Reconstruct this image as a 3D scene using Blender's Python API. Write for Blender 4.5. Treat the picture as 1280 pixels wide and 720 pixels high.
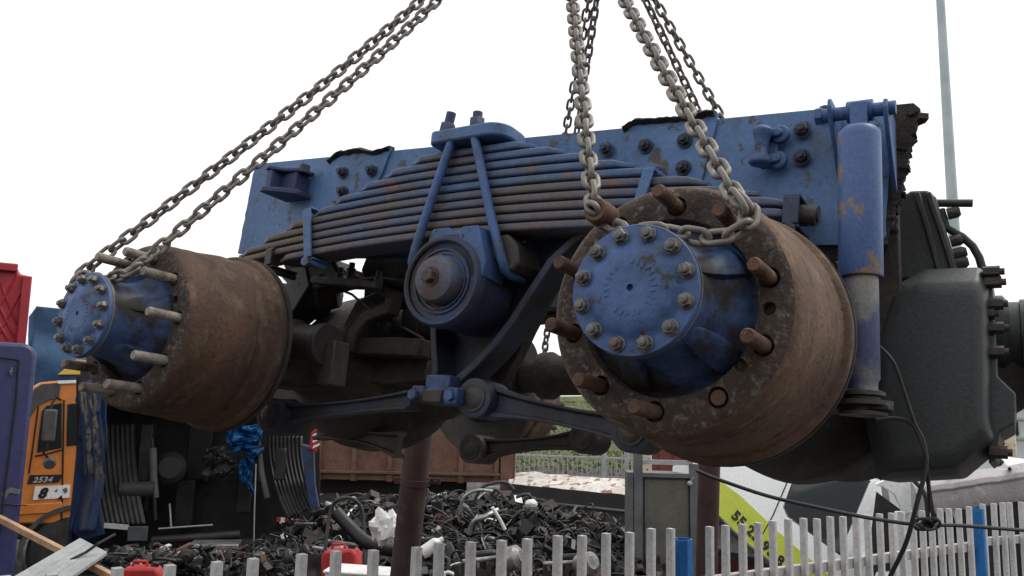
import bpy, bmesh, math, random
from mathutils import Vector, Matrix, noise
for o in list(bpy.data.objects): bpy.data.objects.remove(o)
scene = bpy.context.scene
col = scene.collection
rnd = random.Random(7)
R_ = math.radians
# ------------------------------------------------------------------ camera
FPX = 1037.7                       # focal length in photo pixels (1280 wide)
EYE = Vector((0, 0, 2.4))
up_c = Vector((150, -6860, 1035)).normalized()          # world up seen by the camera (x right, y down, z forward)
zf = Vector((0, 0, 1)); fwd_c = (zf - up_c * zf.dot(up_c)).normalized()
rt_c = fwd_c.cross(up_c)
W3 = Matrix((rt_c, fwd_c, up_c))                        # camera -> world rotation
def cw(v): return W3 @ Vector(v) + EYE
cam = bpy.data.cameras.new('camera'); camo = bpy.data.objects.new('camera', cam); col.objects.link(camo)
cam.sensor_width = 36; cam.lens = FPX / 1280 * 36; cam.clip_start = .05; cam.clip_end = 3000
m = Matrix((W3 @ Vector((1, 0, 0)), W3 @ Vector((0, -1, 0)), W3 @ Vector((0, 0, -1)))).transposed().to_4x4()
m.translation = EYE; camo.matrix_world = m
scene.camera = camo
# ------------------------------------------------------------------ sky, sun, exposure
SUN_EL, SUN_AZ = R_(56), R_(75)    # azimuth clockwise from +Y (view direction): light from the right
w = bpy.data.worlds.new('World'); scene.world = w; w.use_nodes = True
nt = w.node_tree; nt.nodes.clear()
sky = nt.nodes.new('ShaderNodeTexSky'); sky.sky_type = 'NISHITA'; sky.sun_disc = False
sky.sun_elevation = SUN_EL; sky.sun_rotation = SUN_AZ; sky.dust_density = 4; sky.air_density = 1.5
hs = nt.nodes.new('ShaderNodeHueSaturation'); hs.inputs['Saturation'].default_value = .12
mx = nt.nodes.new('ShaderNodeMix'); mx.data_type = 'RGBA'; mx.inputs['Factor'].default_value = .8
mx.inputs['B'].default_value = (9.3, 9.4, 9.5, 1)       # the even cloud layer
bg = nt.nodes.new('ShaderNodeBackground'); bg.inputs['Strength'].default_value = .12
ow = nt.nodes.new('ShaderNodeOutputWorld')
nt.links.new(sky.outputs[0], hs.inputs['Color']); nt.links.new(hs.outputs[0], mx.inputs['A'])
nt.links.new(mx.outputs['Result'], bg.inputs['Color']); nt.links.new(bg.outputs[0], ow.inputs['Surface'])
sl = bpy.data.lights.new('sun', 'SUN'); sl.energy = 1.2; sl.angle = R_(14); sl.color = (1, .95, .88)
so = bpy.data.objects.new('sun', sl); col.objects.link(so)
sd = Vector((math.sin(SUN_AZ) * math.cos(SUN_EL), math.cos(SUN_AZ) * math.cos(SUN_EL), math.sin(SUN_EL)))
so.rotation_euler = sd.to_track_quat('Z', 'Y').to_euler(); so.location = (6, 0, 12)
vs = scene.view_settings; vs.view_transform = 'Standard'; vs.look = 'None'; vs.exposure = .25; vs.gamma = 1; vs.use_curve_mapping = False
# ------------------------------------------------------------------ pixel helpers
def dirc(px, py): return Vector(((px - 640) / FPX, (py - 360) / FPX, 1))
def P(px, py, d): return cw(dirc(px, py) * d)           # world point on a pixel ray at camera depth d
def on(M, px, py, ax, v):                               # pixel ray met with a plane of the local frame M
    Mi = M.inverted(); o = Mi @ EYE; d = Mi.to_3x3() @ (W3 @ dirc(px, py)); i = 'XYZ'.index(ax)
    return o + d * ((v - o[i]) / d[i])
def frame(origin, yaw=0, pitch=0, roll=0):
    return Matrix.Translation(origin) @ Matrix.Rotation(R_(yaw), 4, 'Z') @ Matrix.Rotation(R_(pitch), 4, 'X') @ Matrix.Rotation(R_(roll), 4, 'Y')
# ------------------------------------------------------------------ materials
def mat(name, c1, c2=None, c3=None, s=6., t=(.45, .62), s3=14., t3=(.58, .66), rough=.6, metal=0., bump=.25, bs=70., det=8, spec=.4, rv=.15, bd=.004, st=None, chip=None):
    ma = bpy.data.materials.new(name); ma.use_nodes = True; n = ma.node_tree; b = n.nodes['Principled BSDF']
    L = n.links.new
    tc = n.nodes.new('ShaderNodeTexCoord'); vec = tc.outputs['Object']
    if st:
        mp = n.nodes.new('ShaderNodeMapping'); mp.inputs['Scale'].default_value = st; L(vec, mp.inputs['Vector']); vec = mp.outputs[0]
    def nz(sc, d=8, ro=.62):
        x = n.nodes.new('ShaderNodeTexNoise'); x.inputs['Scale'].default_value = sc; x.inputs['Detail'].default_value = d
        x.inputs['Roughness'].default_value = ro; L(vec if sc != bs else tc.outputs['Object'], x.inputs['Vector']); return x
    def rmp(src, lo, hi):
        r = n.nodes.new('ShaderNodeMapRange'); r.inputs['From Min'].default_value = lo; r.inputs['From Max'].default_value = hi
        L(src, r.inputs['Value']); return r.outputs[0]
    def mix(f, a, b_):
        x = n.nodes.new('ShaderNodeMix'); x.data_type = 'RGBA'
        L(f, x.inputs['Factor'])
        for k, v in (('A', a), ('B', b_)):
            if isinstance(v, tuple): x.inputs[k].default_value = (*v, 1)
            else: L(v, x.inputs[k])
        return x.outputs['Result']
    c2 = c2 or tuple(v * .7 for v in c1)
    n1 = nz(s, det); base = mix(rmp(n1.outputs[0], *t), c1, c2)
    fine = nz(bs, 6, .7)
    if c3: 
        n3 = nz(s3, 10, .68); base = mix(rmp(n3.outputs[0], *t3), base, c3)
    if chip:
        n4 = n.nodes.new('ShaderNodeTexNoise'); n4.inputs['Scale'].default_value = chip[1]; n4.inputs['Detail'].default_value = 12; n4.inputs['Roughness'].default_value = .72; L(tc.outputs['Object'], n4.inputs['Vector'])
        base = mix(rmp(n4.outputs[0], chip[2], chip[2] + .025), base, chip[0])
    v = n.nodes.new('ShaderNodeMix'); v.data_type = 'RGBA'; v.blend_type = 'MULTIPLY'; v.inputs['Factor'].default_value = .55
    g = n.nodes.new('ShaderNodeMapRange'); g.inputs['From Min'].default_value = .3; g.inputs['From Max'].default_value = .7; g.inputs['To Min'].default_value = .55; g.inputs['To Max'].default_value = 1.35
    L(fine.outputs[0], g.inputs['Value']); L(base, v.inputs['A']); L(g.outputs[0], v.inputs['B'])
    L(v.outputs['Result'], b.inputs['Base Color'])
    rr = n.nodes.new('ShaderNodeMapRange'); rr.inputs['To Min'].default_value = max(0, rough - rv); rr.inputs['To Max'].default_value = min(1, rough + rv)
    L(n1.outputs[0], rr.inputs['Value']); L(rr.outputs[0], b.inputs['Roughness'])
    b.inputs['Metallic'].default_value = metal; b.inputs['Specular IOR Level'].default_value = spec
    if bump:
        bp = n.nodes.new('ShaderNodeBump'); bp.inputs['Strength'].default_value = bump; bp.inputs['Distance'].default_value = bd
        L(fine.outputs[0], bp.inputs['Height']); L(bp.outputs[0], b.inputs['Normal'])
    return ma
def plain(name, c, rough=.5, metal=0., spec=.4):
    ma = bpy.data.materials.new(name); ma.use_nodes = True; b = ma.node_tree.nodes['Principled BSDF']
    b.inputs['Base Color'].default_value = (*c, 1); b.inputs['Roughness'].default_value = rough; b.inputs['Metallic'].default_value = metal; b.inputs['Specular IOR Level'].default_value = spec
    return ma
RUST = (.13, .062, .034)
M = {}
M['blue'] = mat('blue_paint', (.055, .118, .285), (.045, .082, .18), (.05, .042, .036), s=5, t=(.42, .7), s3=9, t3=(.56, .72), rough=.52, bump=.35, bs=90, chip=((.032, .03, .034), 20, .61))
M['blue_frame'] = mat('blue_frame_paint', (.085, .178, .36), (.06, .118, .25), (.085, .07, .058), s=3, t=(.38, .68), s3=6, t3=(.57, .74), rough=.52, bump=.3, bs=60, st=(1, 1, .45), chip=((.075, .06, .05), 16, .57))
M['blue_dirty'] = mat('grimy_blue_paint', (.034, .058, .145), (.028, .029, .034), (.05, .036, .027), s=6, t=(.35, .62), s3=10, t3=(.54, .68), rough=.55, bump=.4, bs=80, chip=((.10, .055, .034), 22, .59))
M['cap'] = mat('rusty_blue_cap', (.07, .10, .19), (.085, .06, .05), (.13, .075, .05), s=12, t=(.42, .6), s3=18, t3=(.55, .68), rough=.55, bump=.4, bs=100)
M['leaf'] = mat('spring_leaf_paint', (.062, .112, .22), (.08, .07, .062), (.15, .085, .052), s=4.5, t=(.5, .68), s3=11, t3=(.58, .7), rough=.5, bump=.35, bs=80, st=(.6, 1, 1.4), chip=((.19, .085, .045), 20, .59))
M['leaf_rust'] = mat('rusty_spring_leaf', (.078, .098, .16), (.115, .09, .07), (.17, .095, .058), s=4.5, t=(.38, .56), s3=11, t3=(.56, .7), rough=.55, bump=.35, bs=80, st=(.6, 1, 1.4), chip=((.05, .035, .03), 24, .63))
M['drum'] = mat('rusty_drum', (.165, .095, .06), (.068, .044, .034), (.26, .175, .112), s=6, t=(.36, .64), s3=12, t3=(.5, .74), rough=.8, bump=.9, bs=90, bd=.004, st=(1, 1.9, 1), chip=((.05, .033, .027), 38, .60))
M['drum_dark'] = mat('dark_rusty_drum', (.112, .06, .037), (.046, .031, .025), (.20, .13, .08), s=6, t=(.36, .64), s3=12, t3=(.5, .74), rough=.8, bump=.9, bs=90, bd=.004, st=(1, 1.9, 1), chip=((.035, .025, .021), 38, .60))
M['pitted'] = mat('pitted_rust', (.085, .06, .048), (.045, .033, .029), (.21, .185, .165), s=14, t=(.38, .62), s3=80, t3=(.53, .68), rough=.85, bump=1., bs=110, bd=.006)
M['stud'] = mat('rusty_stud', (.13, .072, .045), (.06, .038, .028), (.24, .105, .05), s=30, s3=60, t3=(.54, .64), rough=.8, bump=.8, bs=240)
M['stud_grey'] = mat('worn_stud', (.27, .25, .22), (.13, .09, .065), None, s=28, t=(.45, .62), rough=.65, bump=.4, bs=200)
M['bolt'] = mat('greasy_bolt', (.15, .15, .15), (.09, .065, .045), None, s=40, rough=.45, metal=.4, bump=.3, bs=200)
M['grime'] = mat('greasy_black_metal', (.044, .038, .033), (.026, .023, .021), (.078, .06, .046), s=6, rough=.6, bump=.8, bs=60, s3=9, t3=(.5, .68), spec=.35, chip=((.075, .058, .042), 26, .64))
M['hub_paint'] = mat('oily_hub_paint', (.048, .10, .25), (.036, .064, .145), (.024, .021, .02), s=7, t=(.4, .7), s3=8, t3=(.46, .58), rough=.5, bump=.4, bs=90, chip=((.07, .05, .035), 24, .585))
M['rod'] = mat('shade_darkened_blue_steel', (.032, .043, .075), (.020, .021, .026), (.045, .035, .028), s=6, t=(.4, .62), s3=10, t3=(.54, .68), rough=.55, bump=.5, bs=80, chip=((.075, .048, .032), 26, .63))  # blue steel with the shade under the bogie put into its colour
M['gear'] = mat('dark_grey_casting', (.037, .042, .044), (.025, .028, .029), (.022, .02, .017), s=2.5, t=(.35, .7), s3=6, t3=(.5, .7), rough=.48, bump=.35, bs=120, st=(1, 1, .4), chip=((.085, .075, .06), 30, .66))
M['iron'] = mat('oily_iron', (.048, .042, .038), (.028, .025, .024), (.10, .062, .042), s=8, rough=.5, bump=.5, bs=80, s3=12, t3=(.58, .68))
M['chain'] = mat('chain_steel', (.27, .25, .23), (.17, .15, .13), (.19, .11, .065), s=22, t=(.4, .6), s3=30, t3=(.62, .72), rough=.5, metal=.25, bump=.4, bs=260, bd=.001)
M['rubber'] = mat('black_rubber', (.017, .017, .018), (.03, .03, .03), None, rough=.6, bump=.2)
M['shock'] = mat('shock_paint', (.066, .125, .30), (.06, .115, .27), (.25, .17, .10), s=4, s3=7, t3=(.56, .6), rough=.42, bump=.12, bs=150, chip=((.05, .045, .045), 26, .605))
M['shock_low'] = mat('shock_tube', (.22, .22, .21), (.07, .09, .18), (.16, .10, .06), s=9, t=(.45, .6), s3=14, t3=(.6, .68), rough=.5, bump=.2, bs=150)
M['torn'] = mat('torn_rusty_edge', (.055, .04, .032), (.028, .025, .025), (.045, .055, .09), s=18, s3=20, rough=.85, bump=1, bs=70, bd=.01)
M['white_paint'] = mat('white_fence_paint', (.54, .53, .525), (.43, .42, .41), (.30, .25, .2), s=3, t=(.4, .75), s3=16, t3=(.62, .78), rough=.5, bump=.15, bs=60, st=(1, 1, .3), chip=((.26, .16, .09), 40, .70))
M['blue_post'] = mat('bright_blue_paint', (.016, .15, .42), (.012, .10, .30), (.08, .06, .05), s=4, s3=14, t3=(.68, .78), rough=.45, bump=.1)
M['brown_pipe'] = mat('brown_pipe_rust', (.058, .029, .026), (.036, .02, .019), (.085, .045, .032), s=4, s3=10, rough=.7, bump=.3, bs=60)
M['ground'] = mat('oily_gravel', (.06, .053, .047), (.038, .034, .03), (.085, .075, .065), s=1.2, s3=5, rough=.9, bump=.8, bs=30, bd=.02)
M['grass'] = mat('hill_grass', (.085, .115, .03), (.14, .135, .055), (.05, .075, .022), s=.35, t=(.4, .6), s3=1.1, t3=(.5, .62), rough=.9, bump=1, bs=3, bd=.3)
M['galv'] = mat('galvanised_steel', (.42, .44, .45), (.33, .34, .35), None, s=6, rough=.45, metal=.3, bump=.05)
M['tipper'] = mat('brown_tipper_steel', (.165, .088, .06), (.115, .06, .043), (.075, .045, .036), s=2.2, s3=5, t3=(.55, .7), rough=.75, bump=.3, bs=25)
M['dark'] = mat('dark_chassis', (.022, .021, .022), (.035, .03, .027), None, s=3, rough=.7, bump=.3, bs=20)
M['orange'] = mat('orange_cab_paint', (.60, .21, .045), (.50, .165, .035), (.32, .13, .05), s=2, s3=9, t3=(.62, .75), rough=.42, bump=.05)
M['glass'] = plain('dark_glass', (.018, .022, .025), .08, 0, .6)
M['purple'] = mat('violet_blue_cab_paint', (.040, .043, .125), (.032, .034, .098), (.022, .023, .05), s=1.2, s3=5, t3=(.66, .74), rough=.4, bump=.06, bs=20)
M['red'] = mat('red_body_paint', (.36, .022, .034), (.27, .017, .027), None, s=1.5, rough=.45, bump=.08, bs=12)
M['tarp'] = mat('blue_tarpaulin', (.035, .095, .20), (.026, .07, .15), (.06, .12, .20), s=1.5, s3=4, rough=.6, bump=.35, bs=5, bd=.05)
M['yellow'] = plain('yellow_paint', (.62, .40, .07), .5)
M['cab_blue'] = mat('wreck_blue_paint', (.02, .055, .15), (.025, .03, .05), (.16, .13, .09), s=3, t=(.4, .6), s3=6, t3=(.62, .7), rough=.5, bump=.3, bs=25)
M['plastic'] = mat('grey_black_plastic', (.045, .046, .048), (.07, .07, .068), None, s=5, rough=.55, bump=.15)
M['crumple'] = mat('bright_blue_film', (.012, .095, .27), (.014, .06, .17), None, s=4, rough=.35, bump=.1)
M['board'] = mat('grey_composite_board', (.34, .35, .35), (.26, .27, .27), (.16, .14, .12), s=4, s3=14, t3=(.66, .76), rough=.7, bump=.2, bs=50)
M['wood'] = mat('raw_timber', (.46, .29, .18), (.36, .22, .13), None, s=8, rough=.75, bump=.3, bs=50)
M['canred'] = mat('red_plastic_can', (.42, .024, .022), (.30, .018, .018), (.14, .03, .025), s=4, s3=14, t3=(.6, .72), rough=.5, bump=.08)
M['white'] = mat('white_plastic', (.72, .72, .70), (.6, .6, .58), None, s=6, rough=.5, bump=.1)
M['van'] = mat('white_van_paint', (.80, .82, .82), (.72, .74, .74), (.4, .38, .33), s=1.5, s3=7, t3=(.7, .8), rough=.35, bump=.04)
M['lime'] = mat('lime_stripe', (.48, .54, .055), (.43, .49, .05), None, s=3, rough=.45, bump=.03)
M['ink'] = plain('black_print', (.012, .012, .013), .5)
M['pink'] = mat('faded_bumper', (.40, .37, .385), (.30, .28, .29), (.5, .48, .48), s=4, s3=8, rough=.6, bump=.25, chip=((.1, .09, .09), 14, .64))
M['peel'] = mat('peeling_white_roof', (.66, .62, .58), (.5, .46, .42), (.22, .105, .06), s=3, s3=4.5, t3=(.53, .57), rough=.75, bump=.6, bs=12, bd=.03, st=(1.3, .5, 1))
M['peel_tan'] = mat('peeling_tan_paint', (.62, .55, .40), (.5, .42, .3), (.06, .04, .03), s=3, s3=9, t3=(.54, .58), rough=.8, bump=.4, bs=20)
M['cabinet'] = mat('grey_green_steel', (.12, .115, .095), (.09, .09, .08), (.16, .125, .09), s=2.5, s3=6, t3=(.6, .75), rough=.6, bump=.15)
M['frame_grey'] = mat('grey_steel_frame', (.12, .125, .13), (.085, .088, .092), None, s=4, rough=.55, bump=.15)
M['sheet'] = mat('rust_red_sheet', (.30, .10, .075), (.22, .07, .055), None, s=3, rough=.7, bump=.15)
M['redbox'] = mat('red_brown_container', (.20, .05, .042), (.15, .04, .034), None, s=2, rough=.6, bump=.1)
M['lamp'] = mat('lamp_pole_galv', (.40, .46, .47), (.34, .40, .41), None, s=2, rough=.4, metal=.2, bump=.03)
M['h_black'] = mat('scrap_black', (.008, .008, .008), (.016, .015, .015), None, s=4, rough=.42, bump=.3, bs=40)
M['h_dark'] = mat('scrap_dark_iron', (.03, .027, .025), (.015, .013, .012), (.085, .05, .032), s=5, s3=8, rough=.5, bump=.4, bs=40)
M['h_alu'] = mat('scrap_aluminium', (.34, .34, .33), (.16, .155, .15), None, s=6, rough=.35, metal=.6, bump=.4, bs=40)
M['h_grey'] = mat('scrap_grey_hose', (.05, .048, .046), (.025, .025, .025), None, s=4, rough=.5, bump=.3, bs=40)
M['h_rust'] = mat('scrap_rust', (.13, .065, .04), (.07, .04, .03), None, s=6, rough=.8, bump=.4, bs=40)
M['torn_tan'] = mat('torn_tan_lining', (.20, .175, .13), (.11, .10, .085), (.03, .035, .055), s=6, s3=9, t3=(.52, .58), rough=.8, bump=.4, bs=30)
M['roofgrey'] = mat('pale_shed_sheet', (.55, .57, .57), (.45, .47, .47), None, s=2, rough=.6, bump=.1)
M['gasket'] = mat('dull_edge_metal', (.20, .185, .15), (.12, .10, .08), None, s=30, rough=.6, bump=.3)
# ------------------------------------------------------------------ mesh builder
class MB:
    def __init__(s): s.V = []; s.F = []; s.I = []; s.mi = 0
    def add(s, vs, fs):
        b = len(s.V); s.V += [tuple(v) for v in vs]
        for f in fs: s.F.append([b + i for i in f]); s.I.append(s.mi)
        return s
    def box(s, c, size, M4=None):
        x, y, z = (v / 2 for v in size); c = Vector(c)
        vs = [Vector((a * x, b * y, d * z)) for d in (-1, 1) for a, b in ((-1, -1), (1, -1), (1, 1), (-1, 1))]
        if M4 is not None: vs = [M4.to_3x3() @ v for v in vs]
        return s.add([v + c for v in vs], [(3, 2, 1, 0), (4, 5, 6, 7), (0, 1, 5, 4), (1, 2, 6, 5), (2, 3, 7, 6), (3, 0, 4, 7)])
    def lathe(s, prof, o, d, n=32, cap=(True, True), jit=0., ph=0., seedv=0):
        o = Vector(o); d = Vector(d).normalized(); u = d.orthogonal().normalized()
        if abs(d.z) < .9: u = (Vector((0, 0, 1)) - d * d.z).normalized()
        v = d.cross(u); vs = []; fs = []
        for t, r in prof:
            for k in range(n):
                a = 2 * math.pi * (k + ph) / n; q = o + d * t + (u * math.cos(a) + v * math.sin(a)) * r
                if jit: q += (u * math.cos(a) + v * math.sin(a)) * jit * noise.noise(q * 9 + Vector((seedv, 0, 0)))
                vs.append(q)
        for i in range(len(prof) - 1):
            for k in range(n): fs.append((i * n + k, i * n + (k + 1) % n, (i + 1) * n + (k + 1) % n, (i + 1) * n + k))
        if cap[0] and prof[0][1] > 1e-6: fs.append(tuple(range(n))[::-1])
        if cap[1] and prof[-1][1] > 1e-6: fs.append(tuple((len(prof) - 1) * n + k for k in range(n)))
        return s.add(vs, fs)
    def cyl(s, a, b, r, r2=None, n=16, ph=0.):
        a = Vector(a); b = Vector(b)
        return s.lathe([(0, r), ((b - a).length, r if r2 is None else r2)], a, b - a, n, ph=ph)
    def tube(s, pts, r, n=8, closed=False):
        pts = [Vector(p) for p in pts]; N = len(pts); vs = []; fs = []
        rr = r if isinstance(r, (list, tuple)) else [r] * N
        u = None
        for i, p in enumerate(pts):
            a = pts[(i - 1) % N] if closed or i else pts[0]; b = pts[(i + 1) % N] if closed or i < N - 1 else pts[-1]
            t = (b - a).normalized() if (b - a).length > 1e-9 else Vector((0, 0, 1))
            u = t.orthogonal().normalized() if u is None else (u - t * u.dot(t)).normalized()
            v = t.cross(u)
            vs += [p + (u * math.cos(2 * math.pi * k / n) + v * math.sin(2 * math.pi * k / n)) * rr[i] for k in range(n)]
        for i in range(N if closed else N - 1):
            j = (i + 1) % N
            for k in range(n): fs.append((i * n + k, i * n + (k + 1) % n, j * n + (k + 1) % n, j * n + k))
        if not closed: fs += [tuple(range(n))[::-1], tuple((N - 1) * n + k for k in range(n))]
        return s.add(vs, fs)
    def prism(s, poly, vec):
        poly = [Vector(p) for p in poly]; n = len(poly); vec = Vector(vec)
        fs = [tuple(range(n))[::-1], tuple(range(n, 2 * n))] + [(i, (i + 1) % n, n + (i + 1) % n, n + i) for i in range(n)]
        return s.add(poly + [p + vec for p in poly], fs)
    def loft(s, rings, cap=True):
        n = len(rings[0]); vs = [v for r in rings for v in r]; fs = []
        for i in range(len(rings) - 1):
            for k in range(n): fs.append((i * n + k, i * n + (k + 1) % n, (i + 1) * n + (k + 1) % n, (i + 1) * n + k))
        if cap: fs += [tuple(range(n))[::-1], tuple((len(rings) - 1) * n + k for k in range(n))]
        return s.add(vs, fs)
    def grid(s, f, nu, nv):
        vs = [f(i / (nu - 1), j / (nv - 1)) for j in range(nv) for i in range(nu)]
        return s.add(vs, [(j * nu + i, j * nu + i + 1, (j + 1) * nu + i + 1, (j + 1) * nu + i) for j in range(nv - 1) for i in range(nu - 1)])
    def mesh(s, name, mats, ang=38):
        me = bpy.data.meshes.new(name); me.from_pydata(s.V, [], s.F)
        for ma in (mats if isinstance(mats, (list, tuple)) else [mats]): me.materials.append(M[ma])
        me.polygons.foreach_set('material_index', s.I)
        bm = bmesh.new(); bm.from_mesh(me); bmesh.ops.recalc_face_normals(bm, faces=bm.faces); bm.to_mesh(me); bm.free()
        me.polygons.foreach_set('use_smooth', [True] * len(me.polygons)); me.set_sharp_from_angle(angle=R_(ang))
        return me
    def build(s, name, mats, parent=None, bevel=0., solid=0., ang=38, Mw=None):
        o = bpy.data.objects.new(name, s.mesh(name, mats, ang)); col.objects.link(o)
        if parent is not None: o.parent = parent
        if Mw is not None: o.matrix_world = Mw
        if solid:
            md = o.modifiers.new('thickness', 'SOLIDIFY'); md.thickness = solid; md.offset = 0
        if bevel:
            md = o.modifiers.new('soft_edges', 'BEVEL'); md.width = bevel; md.segments = 2; md.limit_method = 'ANGLE'; md.angle_limit = R_(40)
        return o
def tag(o, label=None, cat=None, group=None, kind=None):
    for k, v in (('label', label), ('category', cat), ('group', group), ('kind', kind)):
        if v: o[k] = v
    return o
def empty(name, Mw, label, cat, group=None):
    o = bpy.data.objects.new(name, None); col.objects.link(o); o.matrix_world = Mw; o.empty_display_size = .1
    return tag(o, label, cat, group)
def inst(src_me, name, parent, Ml):
    o = bpy.data.objects.new(name, src_me); col.objects.link(o); o.parent = parent; o.matrix_basis = Ml; return o
def textmesh(s, size, mat_, name, parent, Ml, ext=.002, shear=0., bold=0., space=1.):
    cu = bpy.data.curves.new(name, 'FONT'); cu.body = s; cu.size = size; cu.extrude = ext; cu.shear = shear; cu.offset = bold; cu.space_character = space
    cu.align_x = 'LEFT'; cu.resolution_u = 3
    t = bpy.data.objects.new(name, cu); col.objects.link(t)
    dg = bpy.context.evaluated_depsgraph_get(); me = bpy.data.meshes.new_from_object(t.evaluated_get(dg))
    bpy.data.objects.remove(t); me.materials.clear(); me.materials.append(M[mat_])
    o = bpy.data.objects.new(name, me); col.objects.link(o); o.parent = parent; o.matrix_basis = Ml; return o
# ------------------------------------------------------------------ the setting
gm = MB()
def gfun(u, v):
    x = -150 + 300 * u; y = -40 + 340 * v
    return (x, y, 0)
gm.grid(gfun, 40, 40)
tag(gm.build('ground', 'ground'), 'dark oily gravel yard ground', None, None, 'structure')
hm = MB()
def hfun(u, v):
    x = -120 + 260 * u; y = 34 + 110 * v
    h = 4.6 * (1 - math.cos(min(1, v * 1.25) * math.pi)) / 2 + .35 * noise.noise(Vector((x * .06, y * .06, 0))) * v * 4
    return (x, y, -.05 + h)
hm.grid(hfun, 70, 30)
hill = tag(hm.build('hill', 'grass'), 'grassy hillside beyond the far railing', None, None, 'structure')
gr = MB()
for i in range(14000):
    x = rnd.uniform(-6, 26); v = rnd.random() ** 1.3; p = Vector(hfun((x + 120) / 260, v * .75)); h = rnd.uniform(.06, .2); a = rnd.uniform(0, 6.28)
    d = Vector((math.cos(a), math.sin(a), 0)) * rnd.uniform(.03, .1)
    gr.add([p - d, p + d, p + Vector((rnd.uniform(-.1, .1), rnd.uniform(-.1, .1), h))], [(0, 1, 2)])
tag(gr.build('grass_tufts', 'grass'), 'rough grass growing on the hillside', 'grass', None, 'stuff')
e = empty('light_blocker', Matrix.Translation((4, -22, 0)), 'long red brown workshop added out of view to cut light reaching the hanging bogie', 'light blocker')  # unseen block added behind the camera to cut light from that side
b = MB(); b.box((0, -4, 3.2), (50, 8, 6.4)); b.build('wall', 'redbox', e)
b = MB(); b.prism([(-25.4, -8.3, 6.4), (-25.4, .4, 6.4), (-25.4, -4, 8.4)], (50.8, 0, 0)); b.build('roof', 'dark', e)
for x in (-16, -5, 6, 17): b = MB(); b.box((x, .03, 2.1), (4.2, .08, 4.2)); b.build('blocker_panel', 'frame_grey', e)
# ------------------------------------------------------------------ bogie frame of reference (fitted to both wheel hubs, 1.35 m apart)
RB = Matrix(((.85526, .51269, .07538), (-.04318, .21546, -.97556), (-.51640, .83110, .20641)))
TB = Vector((-.34018, .05708, 1.64561))
BM = (W3 @ RB).to_4x4(); BM.translation = cw(TB)
# orthonormalise
q = BM.to_quaternion(); BM = Matrix.Translation(BM.translation) @ q.to_matrix().to_4x4()
def L(px, py, Y): return on(BM, px, py, 'Y', Y)
bog = empty('axle_bogie', BM, 'blue and rusty tandem truck axle bogie hanging from four chains', 'axle assembly')
def part(mb, name, mats, parent=None, **k): return mb.build(name, mats, parent or bog, **k)
YC = .93
FAR = Matrix.Translation((0, 2 * YC, 0)) @ Matrix.Rotation(math.pi, 4, 'Z')
# ---- wheel ends
HS = .1643
def ang_of(px, py, cx, Y=0.): v = L(px, py, Y); return math.atan2(v.z, v.x - cx)
def drum_mesh(name, mats, ph, extra, sv):
    b = MB(); b.mi = 1
    b.lathe([(.055, .140), (.016, .141), (.009, .144), (.0075, .150), (.0085, .160), (.0085, .178), (.0100, .188), (.0150, .196)], (0, 0, 0), (0, 1, 0), 128, (False, False), jit=.0012, seedv=sv)
    b.mi = 0
    b.lathe([(.0150, .196), (.022, .2015), (.034, .205), (.06, .2075), (.088, .2080), (.093, .2102), (.12, .211), (.150, .2150), (.175, .2185), (.190, .2200), (.197, .2190), (.203, .2120), (.211, .2120), (.217, .2165), (.235, .2185), (.252, .2200), (.258, .2225), (.262, .2310), (.268, .2338), (.282, .2338), (.287, .2300), (.288, .205), (.26, .19)], (0, 0, 0), (0, 1, 0), 128, (False, False), jit=.0016, seedv=sv)
    # weld and drill the stud holes
    me = b.mesh(name, mats, 50)
    o = bpy.data.objects.new('tmp', me); col.objects.link(o)
    c = MB()
    for i in range(10):
        a = ph + i * math.pi / 5; c.cyl((HS * math.cos(a), -.01, HS * math.sin(a)), (HS * math.cos(a), .03, HS * math.sin(a)), .0165, n=20)
    for a, r in extra: c.cyl((r * math.cos(a), -.01, r * math.sin(a)), (r * math.cos(a), .03, r * math.sin(a)), .0105, n=16)
    return o, c
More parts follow.
